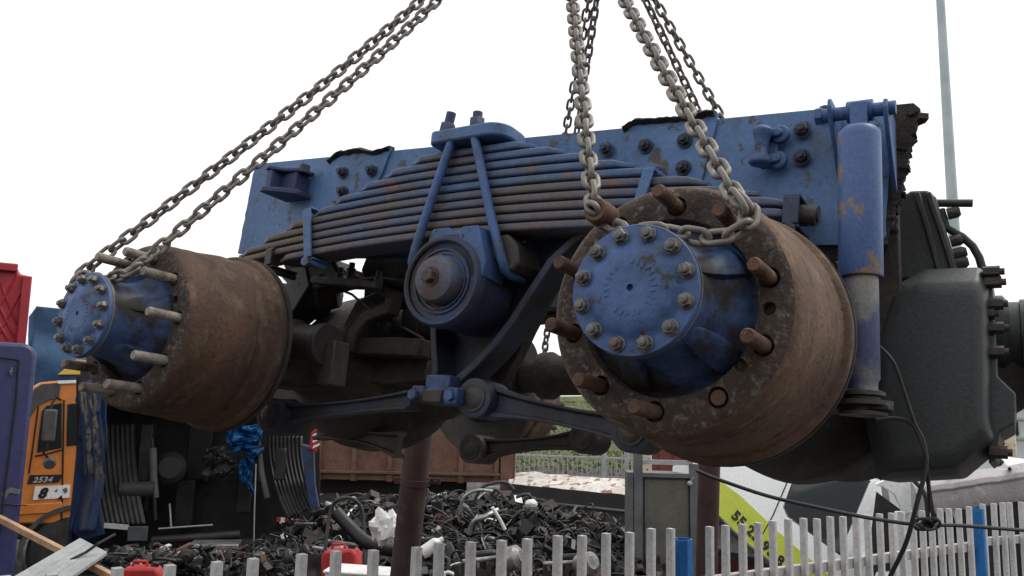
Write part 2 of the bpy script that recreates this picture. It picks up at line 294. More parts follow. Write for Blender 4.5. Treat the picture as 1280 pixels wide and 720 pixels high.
def wheel(cx, ph, extra, mats, studmat, broken, nutted, Mw, sv, bph, hubmat):
    o, c = drum_mesh('brake_drum', mats, ph, extra, sv)
    # close the drum surface into a solid so that the holes are real
    bm = bmesh.new(); bm.from_mesh(o.data); bmesh.ops.remove_doubles(bm, verts=bm.verts, dist=.0004)
    ed = [e for e in bm.edges if e.is_boundary]; bmesh.ops.holes_fill(bm, edges=ed, sides=0)
    bmesh.ops.recalc_face_normals(bm, faces=bm.faces); bm.to_mesh(o.data); bm.free()
    cu = c.build('cut', ['grime']); md = o.modifiers.new('b', 'BOOLEAN'); md.object = cu; md.operation = 'DIFFERENCE'; md.solver = 'EXACT'
    dg = bpy.context.evaluated_depsgraph_get(); me = bpy.data.meshes.new_from_object(o.evaluated_get(dg))
    bpy.data.objects.remove(o); bpy.data.objects.remove(cu)
    me.polygons.foreach_set('use_smooth', [True] * len(me.polygons)); me.set_sharp_from_angle(angle=R_(40))
    d = inst(me, 'brake_drum', bog, Mw)
    for i in range(10):
        a = ph + i * math.pi / 5; s = MB(); x, z = HS * math.cos(a), HS * math.sin(a)
        ln = .074 + rnd.uniform(-.003, .003); r = .0118
        if i in broken: ln = -.004
        pr = [(.03, r), (-.02 if ln > 0 else .01, r)]
        t = pr[-1][0]
        if ln > 0:
            while t > -ln + .006:
                pr += [(t - .0009, r * .93), (t - .0022, r)]; t -= .0026
            pr += [(-ln, r * .8)]
        pr = [(-tt, rr) for tt, rr in pr]
        s.lathe(pr, (x, 0, z), (0, -1, 0), 14, jit=.0006, seedv=i)
        st = s.build('stud', studmat, d)
        if i in nutted:
            nb = MB(); nb.lathe([(.030, .017), (.036, .021), (.082, .021), (.087, .0185), (.087, .0125), (.066, .0125)], (x, 0, z), (0, -1, 0), 18, (True, True), jit=.0008)
            nb.build('nut_sleeve', 'stud', d)
    h = MB()
    h.lathe([(-.1085, .0945), (-.100, .0945), (-.097, .0880), (-.085, .0875), (-.062, .0885), (-.040, .0920), (-.018, .0990), (.002, .1100), (.018, .1230), (.034, .1310), (.036, .1385), (.058, .1390)], (0, 0, 0), (0, 1, 0), 72, jit=.0012, seedv=sv + 3)
    for i in range(0, 10, 2):
        a = ph + (i + .5) * math.pi / 5; u = Vector((math.cos(a), 0, math.sin(a))); v = Vector((-math.sin(a), 0, math.cos(a)))
        rings = []
        for yy, r0, r1, hw in ((-.070, .080, .089, .012), (-.050, .084, .0985, .017), (-.02, .095, .1145, .021), (.010, .105, .131, .023), (.03, .12, .136, .023)):
            rings.append([u * r0 + v * hw + Vector((0, yy, 0)), u * (r1 - .004) + v * hw + Vector((0, yy, 0)), u * r1 + v * hw * .5 + Vector((0, yy, 0)), u * r1 - v * hw * .5 + Vector((0, yy, 0)), u * (r1 - .004) - v * hw + Vector((0, yy, 0)), u * r0 - v * hw + Vector((0, yy, 0))])
        h.loft(rings)
    ho = h.build('hub', hubmat, bog, ang=55); ho.matrix_basis = Mw
    g = MB(); g.lathe([(-.1105, .0975), (-.1115, .0990), (-.1085, .0992), (-.1075, .0975)], (0, 0, 0), (0, 1, 0), 72, (False, False)); g.build('gasket_rim', 'gasket', ho)
    cv = MB(); n = 144; prof = [(-.1085, .0975, 0), (-.1195, .0982, 0), (-.1215, .0968, 0), (-.1222, .080, 0), (-.1228, .0735, .004), (-.1275, .0685, .004), (-.1315, .061, .002), (-.1345, .047, 0), (-.1352, .030, 0), (-.1345, .024, 0), (-.1345, .0052, 0), (-.126, .0046, 0)]
    rings = []
    for yy, r, sc in prof:
        ring = []
        for k in range(n):
            a = 2 * math.pi * k / n; rr = r - sc * (.5 + .5 * math.cos(12 * (a - bph)))
            ring.append(Vector((rr * math.cos(a), yy + .0005 * noise.noise(Vector((rr * math.cos(a), yy, rr * math.sin(a))) * 60), rr * math.sin(a))))
        rings.append(ring)
    cv.loft(rings)
    co = cv.build('hub_cover', 'blue', ho, ang=50)
    cm = MB()
    for k in range(26):                                              # worn cast lettering, too worn to read
        if k in (6, 7, 14, 15, 21): continue
        a = .3 + k * 2 * math.pi / 26; r = .036 + .0012 * (k % 3); u = Vector((math.cos(a), 0, math.sin(a)))
        cm.box(u * r + Vector((0, -.1352, 0)), (.0026 + .001 * (k % 2), .0016, .0085), Matrix.Rotation(-a + math.pi / 2 + .3 * ((k * 7) % 3 - 1), 4, 'Y'))
    cm.build('cast_marks', 'blue', ho, bevel=.0005)
    for i in range(12):
        a = bph + i * math.pi / 6; x, z = .0826 * math.cos(a), .0826 * math.sin(a); b = MB()
        b.lathe([(0, .0125), (.0025, .0125), (.003, .0115)], (x, -.1215, z), (0, -1, 0), 18)
        b.lathe([(.002, .0108), (.011, .0108), (.0128, .0095)], (x, -.1215, z), (0, -1, 0), 6, ph=rnd.random())
        b.lathe([(.0128, .0062), (.0175, .0060), (.0180, .005)], (x, -.1215, z), (0, -1, 0), 10)
        b.build('cover_bolt', 'bolt', ho)
    bp = MB(); bp.lathe([(.289, .225), (.292, .236), (.300, .236), (.301, .11), (.32, .10), (.40, .095)], (0, 0, 0), (0, 1, 0), 64); q = bp.build('backing_plate', 'grime', bog); q.matrix_basis = Mw
    return d
T = Matrix.Translation
phR = ang_of(961, 345, .675); phL = ang_of(218, 396.5, -.675)
bphR = ang_of(856, 335.5, .675, -.135)
exR = [(ang_of(711, 380, .675), .150), (ang_of(933.5, 463.7, .675), .150), (ang_of(963, 384, .675), .160)]
def idx(px, py, cx, ph): return round((ang_of(px, py, cx) - ph) / (math.pi / 5)) % 10
wheel(.675, phR, exR, ['drum', 'pitted'], 'stud', {idx(901, 494, .675, phR)}, {idx(768, 283, .675, phR)}, T((.675, 0, 0)), 1, bphR, 'hub_paint')
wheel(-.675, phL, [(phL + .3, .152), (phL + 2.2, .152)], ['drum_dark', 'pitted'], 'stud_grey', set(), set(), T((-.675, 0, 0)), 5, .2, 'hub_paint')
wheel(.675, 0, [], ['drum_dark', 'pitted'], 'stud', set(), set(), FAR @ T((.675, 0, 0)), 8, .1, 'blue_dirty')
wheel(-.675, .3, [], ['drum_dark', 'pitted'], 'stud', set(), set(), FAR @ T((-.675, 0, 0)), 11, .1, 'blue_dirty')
# ---- chassis rails
def ztop(x): return .617 - .0562 * (x + .916)
def ragged(x0, x1, z0, z1, n, amp, s):
    return [(x0 + (x1 - x0) * i / n + amp * noise.noise(Vector((i * .9, s, 0))), z0 + (z1 - z0) * i / n) for i in range(n + 1)]
RH = .295
def rail(far):
    Y0 = .5; b = MB()
    xl = -.92 if not far else -.75; xr = .952 if not far else .70
    poly = [(xl, ztop(xl))] + [(x, ztop(x)) for x in (-.5, 0, .5)] + [(xr - .01, ztop(xr))] + ragged(xr, xr - .02, ztop(xr) - .02, ztop(xr) - RH + .02, 14, .006, 1) + [(xr - .03, ztop(xr) - RH), (xl - .02, ztop(xl) - RH)] + ragged(xl - .018, xl - .002, ztop(xl) - RH + .02, ztop(xl) - .02, 14, .005, 2)
    b.prism([(x, Y0, z) for x, z in poly], (0, .009, 0))
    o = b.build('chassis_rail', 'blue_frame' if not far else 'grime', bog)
    f = MB()
    for dz in (0, -RH + .009):
        f.prism([(xl, Y0 + .009, ztop(xl) + dz), (xr - .015, Y0 + .009, ztop(xr - .015) + dz), (xr - .03, Y0 + .085, ztop(xr) + dz), (xl + .01, Y0 + .085, ztop(xl) + dz)], (0, 0, -.009))
    fo = f.build('rail_flange', 'blue_dirty', o)
    # heavier inner liner, torch-cut and torn at its end
    l = MB(); xr2 = 1.0 if not far else .74
    poly = [(.2, ztop(.2) - .003)] + [(xr2 - .012, ztop(xr2) - .001)] + ragged(xr2, xr2 - .055, ztop(xr2) - .015, ztop(xr2) - RH + .04, 22, .016, 4) + [(xr2 - .09, ztop(xr2) - RH - .03), (.2, ztop(.2) - RH + .01)]
    l.prism([(x, Y0 + .0115, z) for x, z in poly], (0, .011, 0))
    tf = [(.3, Y0 + .0225, ztop(.3) - .013)] + [(xr2 - .02, Y0 + .0225, ztop(xr2) - .013), (xr2 + .012, Y0 + .05, ztop(xr2) - .011), (xr2 + .004, Y0 + .07, ztop(xr2) - .011), (xr2 - .03, Y0 + .09, ztop(xr2) - .013), (.3, Y0 + .09, ztop(.3) - .013)]
    l.prism(tf, (0, 0, -.012))
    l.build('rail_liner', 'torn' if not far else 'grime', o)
    if far:
        for k in (o,): k.matrix_basis = Matrix.Translation((0, 2 * YC, 0)) @ Matrix.Scale(-1, 4, (0, 1, 0))
    return o
rl = rail(False); rail(True)
rt = MB()
for i in range(150):                                                   # torn lip at the rail's right end
    t = i / 149; z = ztop(1.0) - .02 - t * .24; x = .985 - .05 * t + .012 * noise.noise(Vector((i * .2, 3, 1))) + .004 * rnd.random()
    rt.box((x, .53 + .02 * noise.noise(Vector((i * .16, 9, 1))), z), (.008 + .010 * rnd.random(), .03, .004), Matrix.Rotation(rnd.uniform(-.5, .5), 4, 'Y'))
part(rt, 'torn_edge', 'torn')
b = MB(); b.prism([L(x, y, .63) for x, y in ((1060, 225), (1122, 232), (1128, 420), (1060, 430))], (0, .03, 0)); part(b, 'frame_bracket', 'grime', bevel=.004)
cmx = MB(); cmx.cyl((-.05, .51, .45), (-.05, 1.35, .45), .075, n=28); cmx.lathe([(0, .12), (.02, .12), (.04, .08)], (-.05, .515, .45), (0, 1, 0), 28); part(cmx, 'cross_tube', 'grime')
cm2 = MB(); cm2.box((.72, .93, .40), (.06, .84, .16)); part(cm2, 'cross_member', 'grime', bevel=.006)
# ---- gusset plates with torn upper edge, bolts, spool brackets
def gusset(pix, lip, Y=.4925):
    b = MB(); b.prism([L(x, y, Y) for x, y in pix], (0, .007, 0)); o = part(b, 'gusset_plate', 'blue_frame', bevel=.002)
    t = MB(); pts = []
    for (x0, y0), (x1, y1) in zip(lip, lip[1:]):
        for k in range(7): pts.append((x0 + (x1 - x0) * k / 7, y0 + (y1 - y0) * k / 7))
    n = len(pts); rings = []
    for i, (x, y) in enumerate(pts):
        w_ = .010 + .006 * noise.noise(Vector((i * .5, x * .1, 0))); p = L(x, y, Y)
        top = .003 + .006 * noise.noise(Vector((i * .7, 4, x * .03)))
        rings.append([p + Vector((0, -.004, -w_)), p + Vector((0, -.012 - top, -w_ * .3)), p + Vector((0, -.006, top)), p + Vector((0, .02, top + .004)), p + Vector((0, .02, -w_))])
    t.loft(rings); t.build('torn_lip', 'torn', o)
    return o
gusset([(415, 252), (413, 201), (430, 193), (450, 189), (470, 188), (489, 185), (484, 198), (478, 215), (462, 250)], [(412, 201), (424, 191), (448, 187), (468, 190), (491, 183)])
gusset([(783, 223), (781, 161), (790, 154), (860, 148), (898, 141), (893, 165), (877, 227)], [(780, 160), (795, 151), (830, 149), (862, 146), (899, 138)])
bolt_m = None
def rail_bolt(px, py, Y=.49, r=.0135):
    p = L(px, py, Y); b = MB()
    b.lathe([(0, r * 1.35), (.003, r * 1.35)], p, (0, -1, 0), 16); b.lathe([(.003, r), (.014, r), (.016, r * .85)], p, (0, -1, 0), 6, ph=rnd.random()); b.cyl(p + Vector((0, -.016, 0)), p + Vector((0, -.024, 0)), r * .55, n=10)
    part(b, 'frame_bolt', 'blue_dirty')
for q in ((807, 183), (856, 176), (854, 210), (822, 218), (758, 187), (1003, 163), (1002, 197), (429, 216), (465, 214), (429, 240), (1031, 142), (1010, 268)): rail_bolt(*q)
def spool(px, py, sgn, tilt):
    p = L(px, py, .452); b = MB(); A = Matrix.Rotation(tilt, 3, 'Y'); ax = A @ Vector((0, 0, 1))
    b.lathe([(-.046, .014), (-.043, .023), (-.034, .024), (-.022, .016), (0, .0135), (.018, .017), (.026, .021), (.034, .021), (.040, .012)], p, ax, 24)
    for dz in (.028, -.030):
        c = p + ax * dz + Vector((sgn * .03, .02, 0))
        b.lathe([(0, .020), (.012, .020), (.016, .017)], c + Vector((0, .012, 0)), (0, -1, 0), 20); b.lathe([(.016, .0095), (.024, .009)], c + Vector((0, .012, 0)), (0, -1, 0), 6)
        b.box(p + ax * dz + Vector((sgn * .013, .02, 0)), (.04, .03, .018))
    b.box(p + Vector((sgn * .01, .032, 0)), (.035, .014, .085), Matrix.Rotation(tilt, 4, 'Y'))
    part(b, 'stop_bracket', 'blue', bevel=.003, ang=45)
spool(952, 181, 1, .08); 
def stopL():
    p = L(368, 232, .47); b = MB()
    up = [(-.045, -.07, .045), (-.03, -.075, .052), (.0, -.03, .032), (.035, -.01, .030), (.05, .0, .035), (.05, .02, .035), (-.04, .02, .05)]
    def plate(dz, s, th):
        return [p + Vector((x, y, z * s + dz)) for x, y, z in up], th
    b.prism([p + Vector((x, y, .030)) for x, y in ((-.05, -.075), (-.03, -.08), (.0, -.045), (.04, -.03), (.055, -.01), (.055, .024), (-.05, .024))], (0, 0, .012))
    b.prism([p + Vector((x, y, -.042)) for x, y in ((-.05, -.085), (-.035, -.09), (.01, -.06), (.045, -.03), (.05, .024), (-.05, .024))], (0, 0, .016))
    b.box(p + Vector((-.035, -.03, -.005)), (.022, .085, .07)); b.box(p + Vector((.0, -.005, -.005)), (.07, .05, .07))
    b.cyl(p + Vector((.042, -.008, .03)), p + Vector((.042, -.008, .058)), .016, n=18)
    part(b, 'stop_bracket', 'blue_dirty', bevel=.003)
stopL()
# ---- leaf springs
def leaves(my, mat_hi, mat_lo):
    half = [.185, .27, .353, .44, .515, .61, .705, .785, .80, .625]
    for i, h in enumerate(half):
        zt = .497 - .0228 * i; th = .0192; n = 120; rings = []
        asy = 1 + .012 * ((i * 5) % 3 - 1)
        for k in range(n + 1):
            x = -h * asy + 2 * h * k / n; e = max(0, min(1, (h - abs(x)) / .055)); e = e * e * (3 - 2 * e)
            z1 = zt - .082 * x * x - (1 - e) * .007; z0 = zt - .082 * x * x - th + (1 - e) * .003
            hw = .045 * (.62 + .38 * min(1, e * 1.2)); r = .0058 * (.35 + .65 * e)
            yc = .415
            ring = []
            for sy, z in ((-1, z0), (1, z0), (1, z1), (-1, z1)):
                pass
            c = []
            for cy, cz, a0 in ((-hw + r, z0 + r, 180), (hw - r, z0 + r, 270), (hw - r, z1 - r, 0), (-hw + r, z1 - r, 90)):
                for a in (0, 30, 60, 90): c.append(Vector((x, yc + cy + r * math.cos(R_(a0 + a)), cz + r * math.sin(R_(a0 + a)))))
            rings.append(c)
        b = MB(); b.loft(rings); o = part(b, 'spring_leaf', mat_hi if i < 5 else mat_lo, ang=50)
        if my: o.matrix_basis = FAR
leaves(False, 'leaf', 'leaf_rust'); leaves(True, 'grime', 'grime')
def clip(px0, py0, px1, py1, w_=.026, Y=.364, mt='blue_frame', dep=.10):
    a = L(px0, py0, Y); c = L(px1, py1, Y); b = MB(); d = (c - a).normalized(); s_ = d.cross(Vector((0, 1, 0))).normalized() * w_ / 2
    b.prism([a - s_, a + s_, c + s_, c - s_], (0, -.007, 0))
    b.prism([a - s_ - d * .006, a + s_ - d * .006, a + s_, a - s_], (0, dep, 0)); b.prism([c - s_, c + s_, c + s_ + d * .006, c - s_ + d * .006], (0, dep, 0))
    b.cyl(c + d * .014 - Vector((0, .01, 0)), c + d * .014 + Vector((0, dep, 0)), .009, n=10); b.lathe([(0, .014), (.009, .014)], c + d * .014 - Vector((0, .018, 0)), (0, 1, 0), 6)
    part(b, 'spring_clip', mt, bevel=.0015)
clip(385, 262, 386, 322, dep=.06); clip(812, 212, 797, 262, .024); clip(338, 312, 336, 331, .024, mt='iron'); clip(990, 246, 988, 280, .03, mt='blue_dirty')
# ---- spring saddle, cap plate, U-bolts
def rrect(x0, x1, y0, y1, r, z, n=6):
    pts = []
    for cx, cy, a0 in ((x1 - r[0], y0 + r[0], 270), (x1 - r[1], y1 - r[1], 0), (x0 + r[2], y1 - r[2], 90), (x0 + r[3], y0 + r[3], 180)):
        rr = r[[270, 0, 90, 180].index(a0)]
        for k in range(n + 1): a = R_(a0 + 90 * k / n); pts.append((cx + rr * math.cos(a), cy + rr * math.sin(a), z))
    return pts
cp = MB(); zz = .507
cp.prism(rrect(-.098, .122, .338, .50, (.05, .07, .03, .02), zz), (0, 0, .034)); part(cp, 'cap_plate', 'blue_frame', bevel=.005)
for x, y, hh in ((-.062, .365, .055), (.03, .365, .042), (-.062, .465, .040), (.03, .465, .042)):
    b = MB(); p = Vector((x, y, zz + .034)); ax = Vector((.18 if x < 0 else -.03, 0, 1)).normalized()
    b.lathe([(-.01, .0205), (.022, .0205), (.025, .018)], p, ax, 6, ph=.3); b.cyl(p, p + ax * hh, .0125, n=14); part(b, 'ubolt_nut', 'blue_dirty')
def ubolt(pts): 
    b = MB(); b.tube(pts, .0115, 12); part(b, 'u_bolt', 'blue')
for pix in (((566, 172), (560, 190), (530, 277), (519, 312), (515, 328)), ((592, 166), (597, 190), (612, 262), (621, 300), (628, 326))):
    pts = [L(x, y, .352) for x, y in pix]; e = pts[-1]
    pts += [e + Vector((0, .012, -.016)), e + Vector((0, .04, -.024)), e + Vector((0, .09, -.022)), e + Vector((0, .125, -.008)), Vector((pts[2].x, .487, pts[2].z)), Vector((pts[0].x, .487, pts[0].z))]
    ubolt(pts)
TZ = .146
tr = MB()
tr.lathe([(.316, .094), (.312, .098), (.312, .104), (.318, .109), (.34, .111), (.345, .106), (.47, .106)], (0, 0, TZ), (0, 1, 0), 64, (False, True), jit=.001)
tr.lathe([(.322, .094), (.322, .080), (.317, .079), (.317, .074), (.324, .073), (.324, .069), (.319, .068), (.319, .064), (.328, .062), (.328, .02)], (0, 0, TZ), (0, 1, 0), 64, (False, False))
part(tr, 'trunnion_housing', 'blue_dirty')
tc_ = MB(); tc_.lathe([(.330, .058), (.300, .0575), (.288, .052), (.283, .042), (.282, .0)], (0, 0, TZ), (0, 1, 0), 48); tco = part(tc_, 'trunnion_cap', 'cap')
tb = MB(); tb.lathe([(.284, .024), (.280, .024)], (-.004, 0, TZ + .002), (0, 1, 0), 24); tb.lathe([(.282, .0165), (.266, .0165), (.264, .014)], (-.004, 0, TZ + .002), (0, 1, 0), 6); tb.build('cap_bolt', 'iron', tco)
sa = MB(); sa.prism([L(x, y, .322) for x, y in ((521, 338), (529, 318), (541, 286), (561, 284), (566, 288.5), (573, 288.5), (579, 282.5), (598, 281), (602, 300), (607, 325), (603, 345), (560, 352))], (0, .09, 0)); sao = part(sa, 'spring_saddle', 'blue', bevel=.003)
ck = MB()
for k in range(9):
    if k == 7: continue
    x0 = 552 + k * 3.2; y0 = 294.2 - k * .22; ck.prism([L(x0, y0, .3222), L(x0 + 1.9, y0 - .1, .3222), L(x0 + 1.9, y0 + 4.6, .3222), L(x0, y0 + 4.7, .3222)], (0, -.0016, 0))
ck.build('cast_number', 'blue_dirty', sao)
for pix in (((612, 296), (634, 292), (646, 305), (649, 328), (640, 338), (625, 336), (614, 318)), ((520, 315), (512, 318), (508, 335), (514, 343), (528, 338))):
    b = MB(); b.prism([L(x, y, .365) for x, y in pix], (0, .11, 0)); part(b, 'saddle_ear', 'iron', bevel=.006)
# ---- trunnion bracket: web plate, ribs and foot
tbk = MB()
tbk.prism([L(x, y, .50) for x, y in ((540, 380), (543, 470), (535, 488), (592, 488), (600, 470), (630, 438), (666, 388), (702, 330), (742, 292), (742, 268), (640, 280), (600, 300))], (0, .03, 0))
tbo = part(tbk, 'trunnion_bracket', 'rod', bevel=.004)
def strip(pix, w_, y0, y1, name, mt, parent):
    pts = [L(x, y, y0) for x, y in pix]; rings = []
    for i, p in enumerate(pts):
        t = (pts[min(i + 1, len(pts) - 1)] - pts[max(i - 1, 0)]).normalized(); n = t.cross(Vector((0, 1, 0))).normalized() * w_ / 2
        rings.append([p - n, p + n, Vector((p + n)) + Vector((0, y1 - y0, 0)), p - n + Vector((0, y1 - y0, 0))])
    b = MB(); b.loft(rings); b.build(name, mt, parent, bevel=.003)
strip([(541, 405), (542, 440), (543, 462), (540, 486)], .018, .42, .51, 'rib', 'rod', tbo)
strip([(566, 486), (572, 474), (592, 456), (615, 432), (640, 400), (662, 365), (688, 326), (716, 300), (735, 288)], .020, .42, .51, 'rib', 'rod', tbo)
strip([(612, 472), (630, 442), (648, 404), (676, 352), (702, 322)], .075, .56, .60, 'rib', 'grime', tbo)
for q in ((575, 430), (583, 440)):
    b = MB(); b.cyl(L(*q, .499), L(*q, .503), .008, n=12); b.build('rivet', 'grime', tbo)
ft = MB(); c = L(557, 497, .42)
ft.box(c, (.125, .10, .034)); ft.box(c + Vector((-.045, -.03, .004)), (.035, .05, .036)); ft.box(c + Vector((.055, -.03, 0)), (.032, .055, .04)); ft.box(c + Vector((.0, -.01, .03)), (.07, .06, .04))
part(ft, 'bracket_foot', 'hub_paint', bevel=.004)
ct = MB(); ct.box(c + Vector((0, -.052, -.002)), (.055, .012, .03)); part(ct, 'foot_clamp', 'iron', bevel=.003)
for x in (-.05, .055):
    b = MB(); b.lathe([(0, .013), (.014, .013)], c + Vector((x, -.055, 0)), (0, -1, 0), 6); part(b, 'foot_bolt', 'blue')
# ---- torque rods
def rod(pa, pb, Y, r0, r1, eye, eyer, mt, deep=.05, waist=.55):
    a = L(*pa, Y); b_ = L(*pb, Y); d = (b_ - a); n = 18; rings = []; up = Vector((0, 0, 1)); s_ = Vector((0, 1, 0))
    for k in range(n + 1):
        t = k / n; e = abs(2 * t - 1) ** 2.2; h = (r0 + (r1 - r0) * t) * (waist + (1 - waist) * e); p = a + d * t; y = .018 + .012 * e
        rings.append([p + up * z * h + s_ * yy * y for z, yy in ((-1, -1), (-.7, -1), (-.55, -.45), (.55, -.45), (.7, -1), (1, -1), (1, 1), (.7, 1), (.55, .45), (-.55, .45), (-.7, 1), (-1, 1))])
    m_ = MB(); m_.loft(rings); o = part(m_, 'torque_rod', mt, bevel=.002)
    for p, on_ in ((a, eye[0]), (b_, eye[1])):
        if not on_: continue
        e = MB(); e.lathe([(-deep, eyer * .8), (-deep * .95, eyer), (deep * .9, eyer), (deep, eyer * .9)], p, (0, 1, 0), 36); e.build('rod_eye', mt, o)
        e = MB(); e.lathe([(-deep - .003, eyer * .72), (-deep - .004, eyer * .66), (-deep - .001, eyer * .62), (-deep - .004, eyer * .55), (-deep - .008, eyer * .3), (-deep - .008, 0)], p, (0, 1, 0), 28); e.build('bush', 'iron', o)
rod((606, 500), (800, 540), .45, .045, .036, (1, 1), .046, 'rod')
rod((517, 501), (352, 520), .45, .024, .036, (0, 1), .046, 'rod', waist=.62)
rod((600, 562), (738, 549), .80, .034, .034, (1, 1), .040, 'grime', waist=.5)
rod((500, 556), (400, 535), .80, .04, .04, (0, 0), .05, 'grime', waist=.5)
# ---- axles
def axle(cx, name, pin):
    b = MB()
    b.lathe([(.30, .10), (.33, .092), (.42, .082), (.55, .088), (.64, .12), (.70, .17), (.76, .215), (.84, .245), (.93, .255), (1.02, .245), (1.10, .215), (1.16, .17), (1.22, .12), (1.31, .088), (1.44, .082), (1.53, .092), (1.56, .10)], (cx, 0, 0), (0, 1, 0), 56, jit=.004)
    o = part(b, 'axle_housing', 'grime')
    d = MB(); d.lathe([(0, .22), (.03, .225), (.04, .20), (.16, .17), (.22, .13), (.34, .10), (.36, .085), (.44, .082)], (cx + .12, YC, .03), (1, 0, 0), 40); d.build('pinion_housing', 'grime', o)
    for k in range(10):
        a = k * math.pi / 5; d = MB(); d.lathe([(0, .012), (.05, .012)], (cx + .10, YC + .205 * math.cos(a), .03 + .205 * math.sin(a)), (1, 0, 0), 6); d.build('housing_bolt', 'grime', o)
    return o
axL = axle(-.675, 'l', 0); axR = axle(.675, 'r', 0)
pp = MB(); pp.lathe([(0, .085), (.02, .085), (.025, .05), (.08, .05), (.085, .068), (.12, .070), (.14, .058), (.40, .058), (.45, .07), (.56, .07)], (-.14, YC, -.002), (1, 0, .03), 28); part(pp, 'propeller_shaft', 'grime')
tt = MB(); tt.box((-.675, .50, .0), (.15, .20, .19)); part(tt, 'axle_seat', 'grime', bevel=.02)
tt = MB(); p = L(412, 418, .50)
tt.lathe([(0, .062), (.03, .062), (.035, .05), (.12, .05), (.125, .058), (.15, .058)], (-.60, .44, .03), (1, 0, -.08), 28); tt.box((-.45, .47, -.03), (.05, .06, .12)); part(tt, 'brake_camshaft_tube', 'iron', bevel=.003)
# brake chambers, levers and valves over the left axle
def chamber(p, d, r=.072, ln=.13):
    b = MB(); b.lathe([(0, r * .6), (.012, r * .92), (ln * .45, r * .95), (ln * .48, r * 1.08), (ln * .56, r * 1.08), (ln * .6, r * .95), (ln * .95, r * .8), (ln, r * .4)], p, d, 28); part(b, 'brake_chamber', 'grime')
chamber(L(375, 362, .60), (.5, .3, .05)); chamber(L(540, 335, .85), (.6, .1, .1), .075, .14); chamber(L(510, 395, .75), (.9, .2, -.1), .07, .12)
def arm(pix, Y, w_, dep, mt='grime', name='brake_lever'): 
    pts = [L(x, y, Y) for x, y in pix]; rings = []
    for i, p in enumerate(pts):
        t = (pts[min(i + 1, len(pts) - 1)] - pts[max(i - 1, 0)]).normalized(); n = t.cross(Vector((0, 1, 0))).normalized() * w_ / 2
        rings.append([p - n, p + n, p + n + Vector((0, dep, 0)), p - n + Vector((0, dep, 0))])
    b = MB(); b.loft(rings); part(b, name, mt, bevel=.004)
arm([(365, 335), (372, 355), (355, 380), (340, 392)], .55, .10, .10, 'iron', 'axle_bracket')
arm([(388, 349), (430, 352), (470, 356)], .52, .022, .03, 'iron'); arm([(470, 357), (487, 368), (482, 385), (455, 395), (440, 415), (436, 440)], .60, .035, .05, 'grime', 'carrier_rib')
arm([(430, 425), (450, 385), (480, 372), (520, 362)], .66, .06, .06, 'grime', 'carrier_rib'); arm([(455, 362), (500, 356), (530, 360)], .7, .07, .08, 'grime', 'valve_block'); arm([(400, 347), (445, 348)], .60, .05, .05, 'grime', 'valve_block')
arm([(440, 432), (480, 432), (525, 434)], .62, .05, .1, 'grime', 'carrier_rib'); arm([(420, 445), (480, 455), (530, 450)], .7, .12, .1, 'grime', 'carrier_rib')
for nm, pix, yy in (('spring_seat', ((352, 330), (392, 322), (414, 322), (424, 340), (432, 352), (372, 366)), .56), ('bump_stop', ((458, 318), (520, 316), (516, 344), (500, 345), (490, 356), (456, 350), (450, 338)), .60), ('axle_bracket', ((338, 352), (388, 356), (408, 362), (396, 374), (382, 392), (360, 396)), .62)):
    b = MB(); b.prism([L(x, y, yy) for x, y in pix], (0, .09, 0)); part(b, nm, 'grime', bevel=.008)
for q in ((425, 347), (439, 341), (473, 352)):
    b = MB(); b.lathe([(-.02, .014), (.012, .014), (.014, .009), (.03, .009)], L(*q, .57), (0, 0, 1), 8); part(b, 'valve_fitting', 'iron')
arm([(440, 342), (440, 350)], .58, .02, .02, 'iron', 'valve_fitting')
for pts, r in ((((350, 345), (365, 340), (400, 352), (440, 368), (465, 390), (490, 402), (530, 424)), .004), (((400, 345), (430, 338), (438, 345), (470, 352), (488, 362)), .0055), (((372, 330), (392, 340), (398, 352)), .006), (((440, 352), (470, 348), (505, 352), (520, 350)), .006)):
    q = [L(x, y, .56 + .02 * i) for i, (x, y) in enumerate(pts)]; b = MB(); b.tube(q, r, 6); part(b, 'brake_line', 'rubber')
# ---- right-hand drive head and its fittings
gh = MB()
Y0 = .62
fr = [L(x, y, Y0) for x, y in ((1100, 430), (1118, 372), (1150, 352), (1224, 350), (1232, 380), (1234, 520), (1238, 548), (1196, 584), (1110, 590), (1092, 520))]
bk = [L(x, y, Y0 + .06) for x, y in ((1082, 420), (1112, 360), (1156, 336), (1226, 333), (1238, 352), (1240, 520), (1246, 552), (1196, 594), (1096, 600), (1080, 520))]
cen = sum(fr, Vector()) / len(fr); f0 = [cen + (v - cen) * .86 + Vector((0, -.012, 0)) for v in fr]
bk2 = [v + Vector((0, .30, 0)) for v in bk]
gh.loft([f0, fr, bk, bk2]); gho = part(gh, 'drive_head', 'gear', bevel=.016); gho.modifiers[0].segments = 4; gho.modifiers[0].angle_limit = R_(15)
g2 = MB(); g2.prism([L(x, y, .665) for x, y in ((1229, 338), (1240, 340), (1243, 400), (1247, 470), (1270, 492), (1268, 530), (1250, 540), (1244, 575), (1236, 580), (1230, 470))], (0, .30, 0)); part(g2, 'head_flange', 'gear', bevel=.004)
for x, y in ((1237, 340), (1239, 353), (1241, 380), (1242, 410), (1242, 440), (1230, 392), (1246, 565)):
    p = L(x, y, .66); b = MB(); b.lathe([(-.012, .0125), (.018, .0125)], p, (1, 0, 0), 6); b.cyl(p, p + Vector((.026, 0, 0)), .007, n=8); part(b, 'head_bolt', 'grime')
pf = L(1255, 418, .86); b = MB(); b.lathe([(-.03, .085), (.0, .085), (.012, .07), (.03, .07), (.032, .075), (.045, .075), (.047, .066), (.06, .066), (.062, .10), (.085, .10), (.087, .05), (.13, .05)], pf, (1, 0, 0), 40); part(b, 'drive_flange', 'gear')
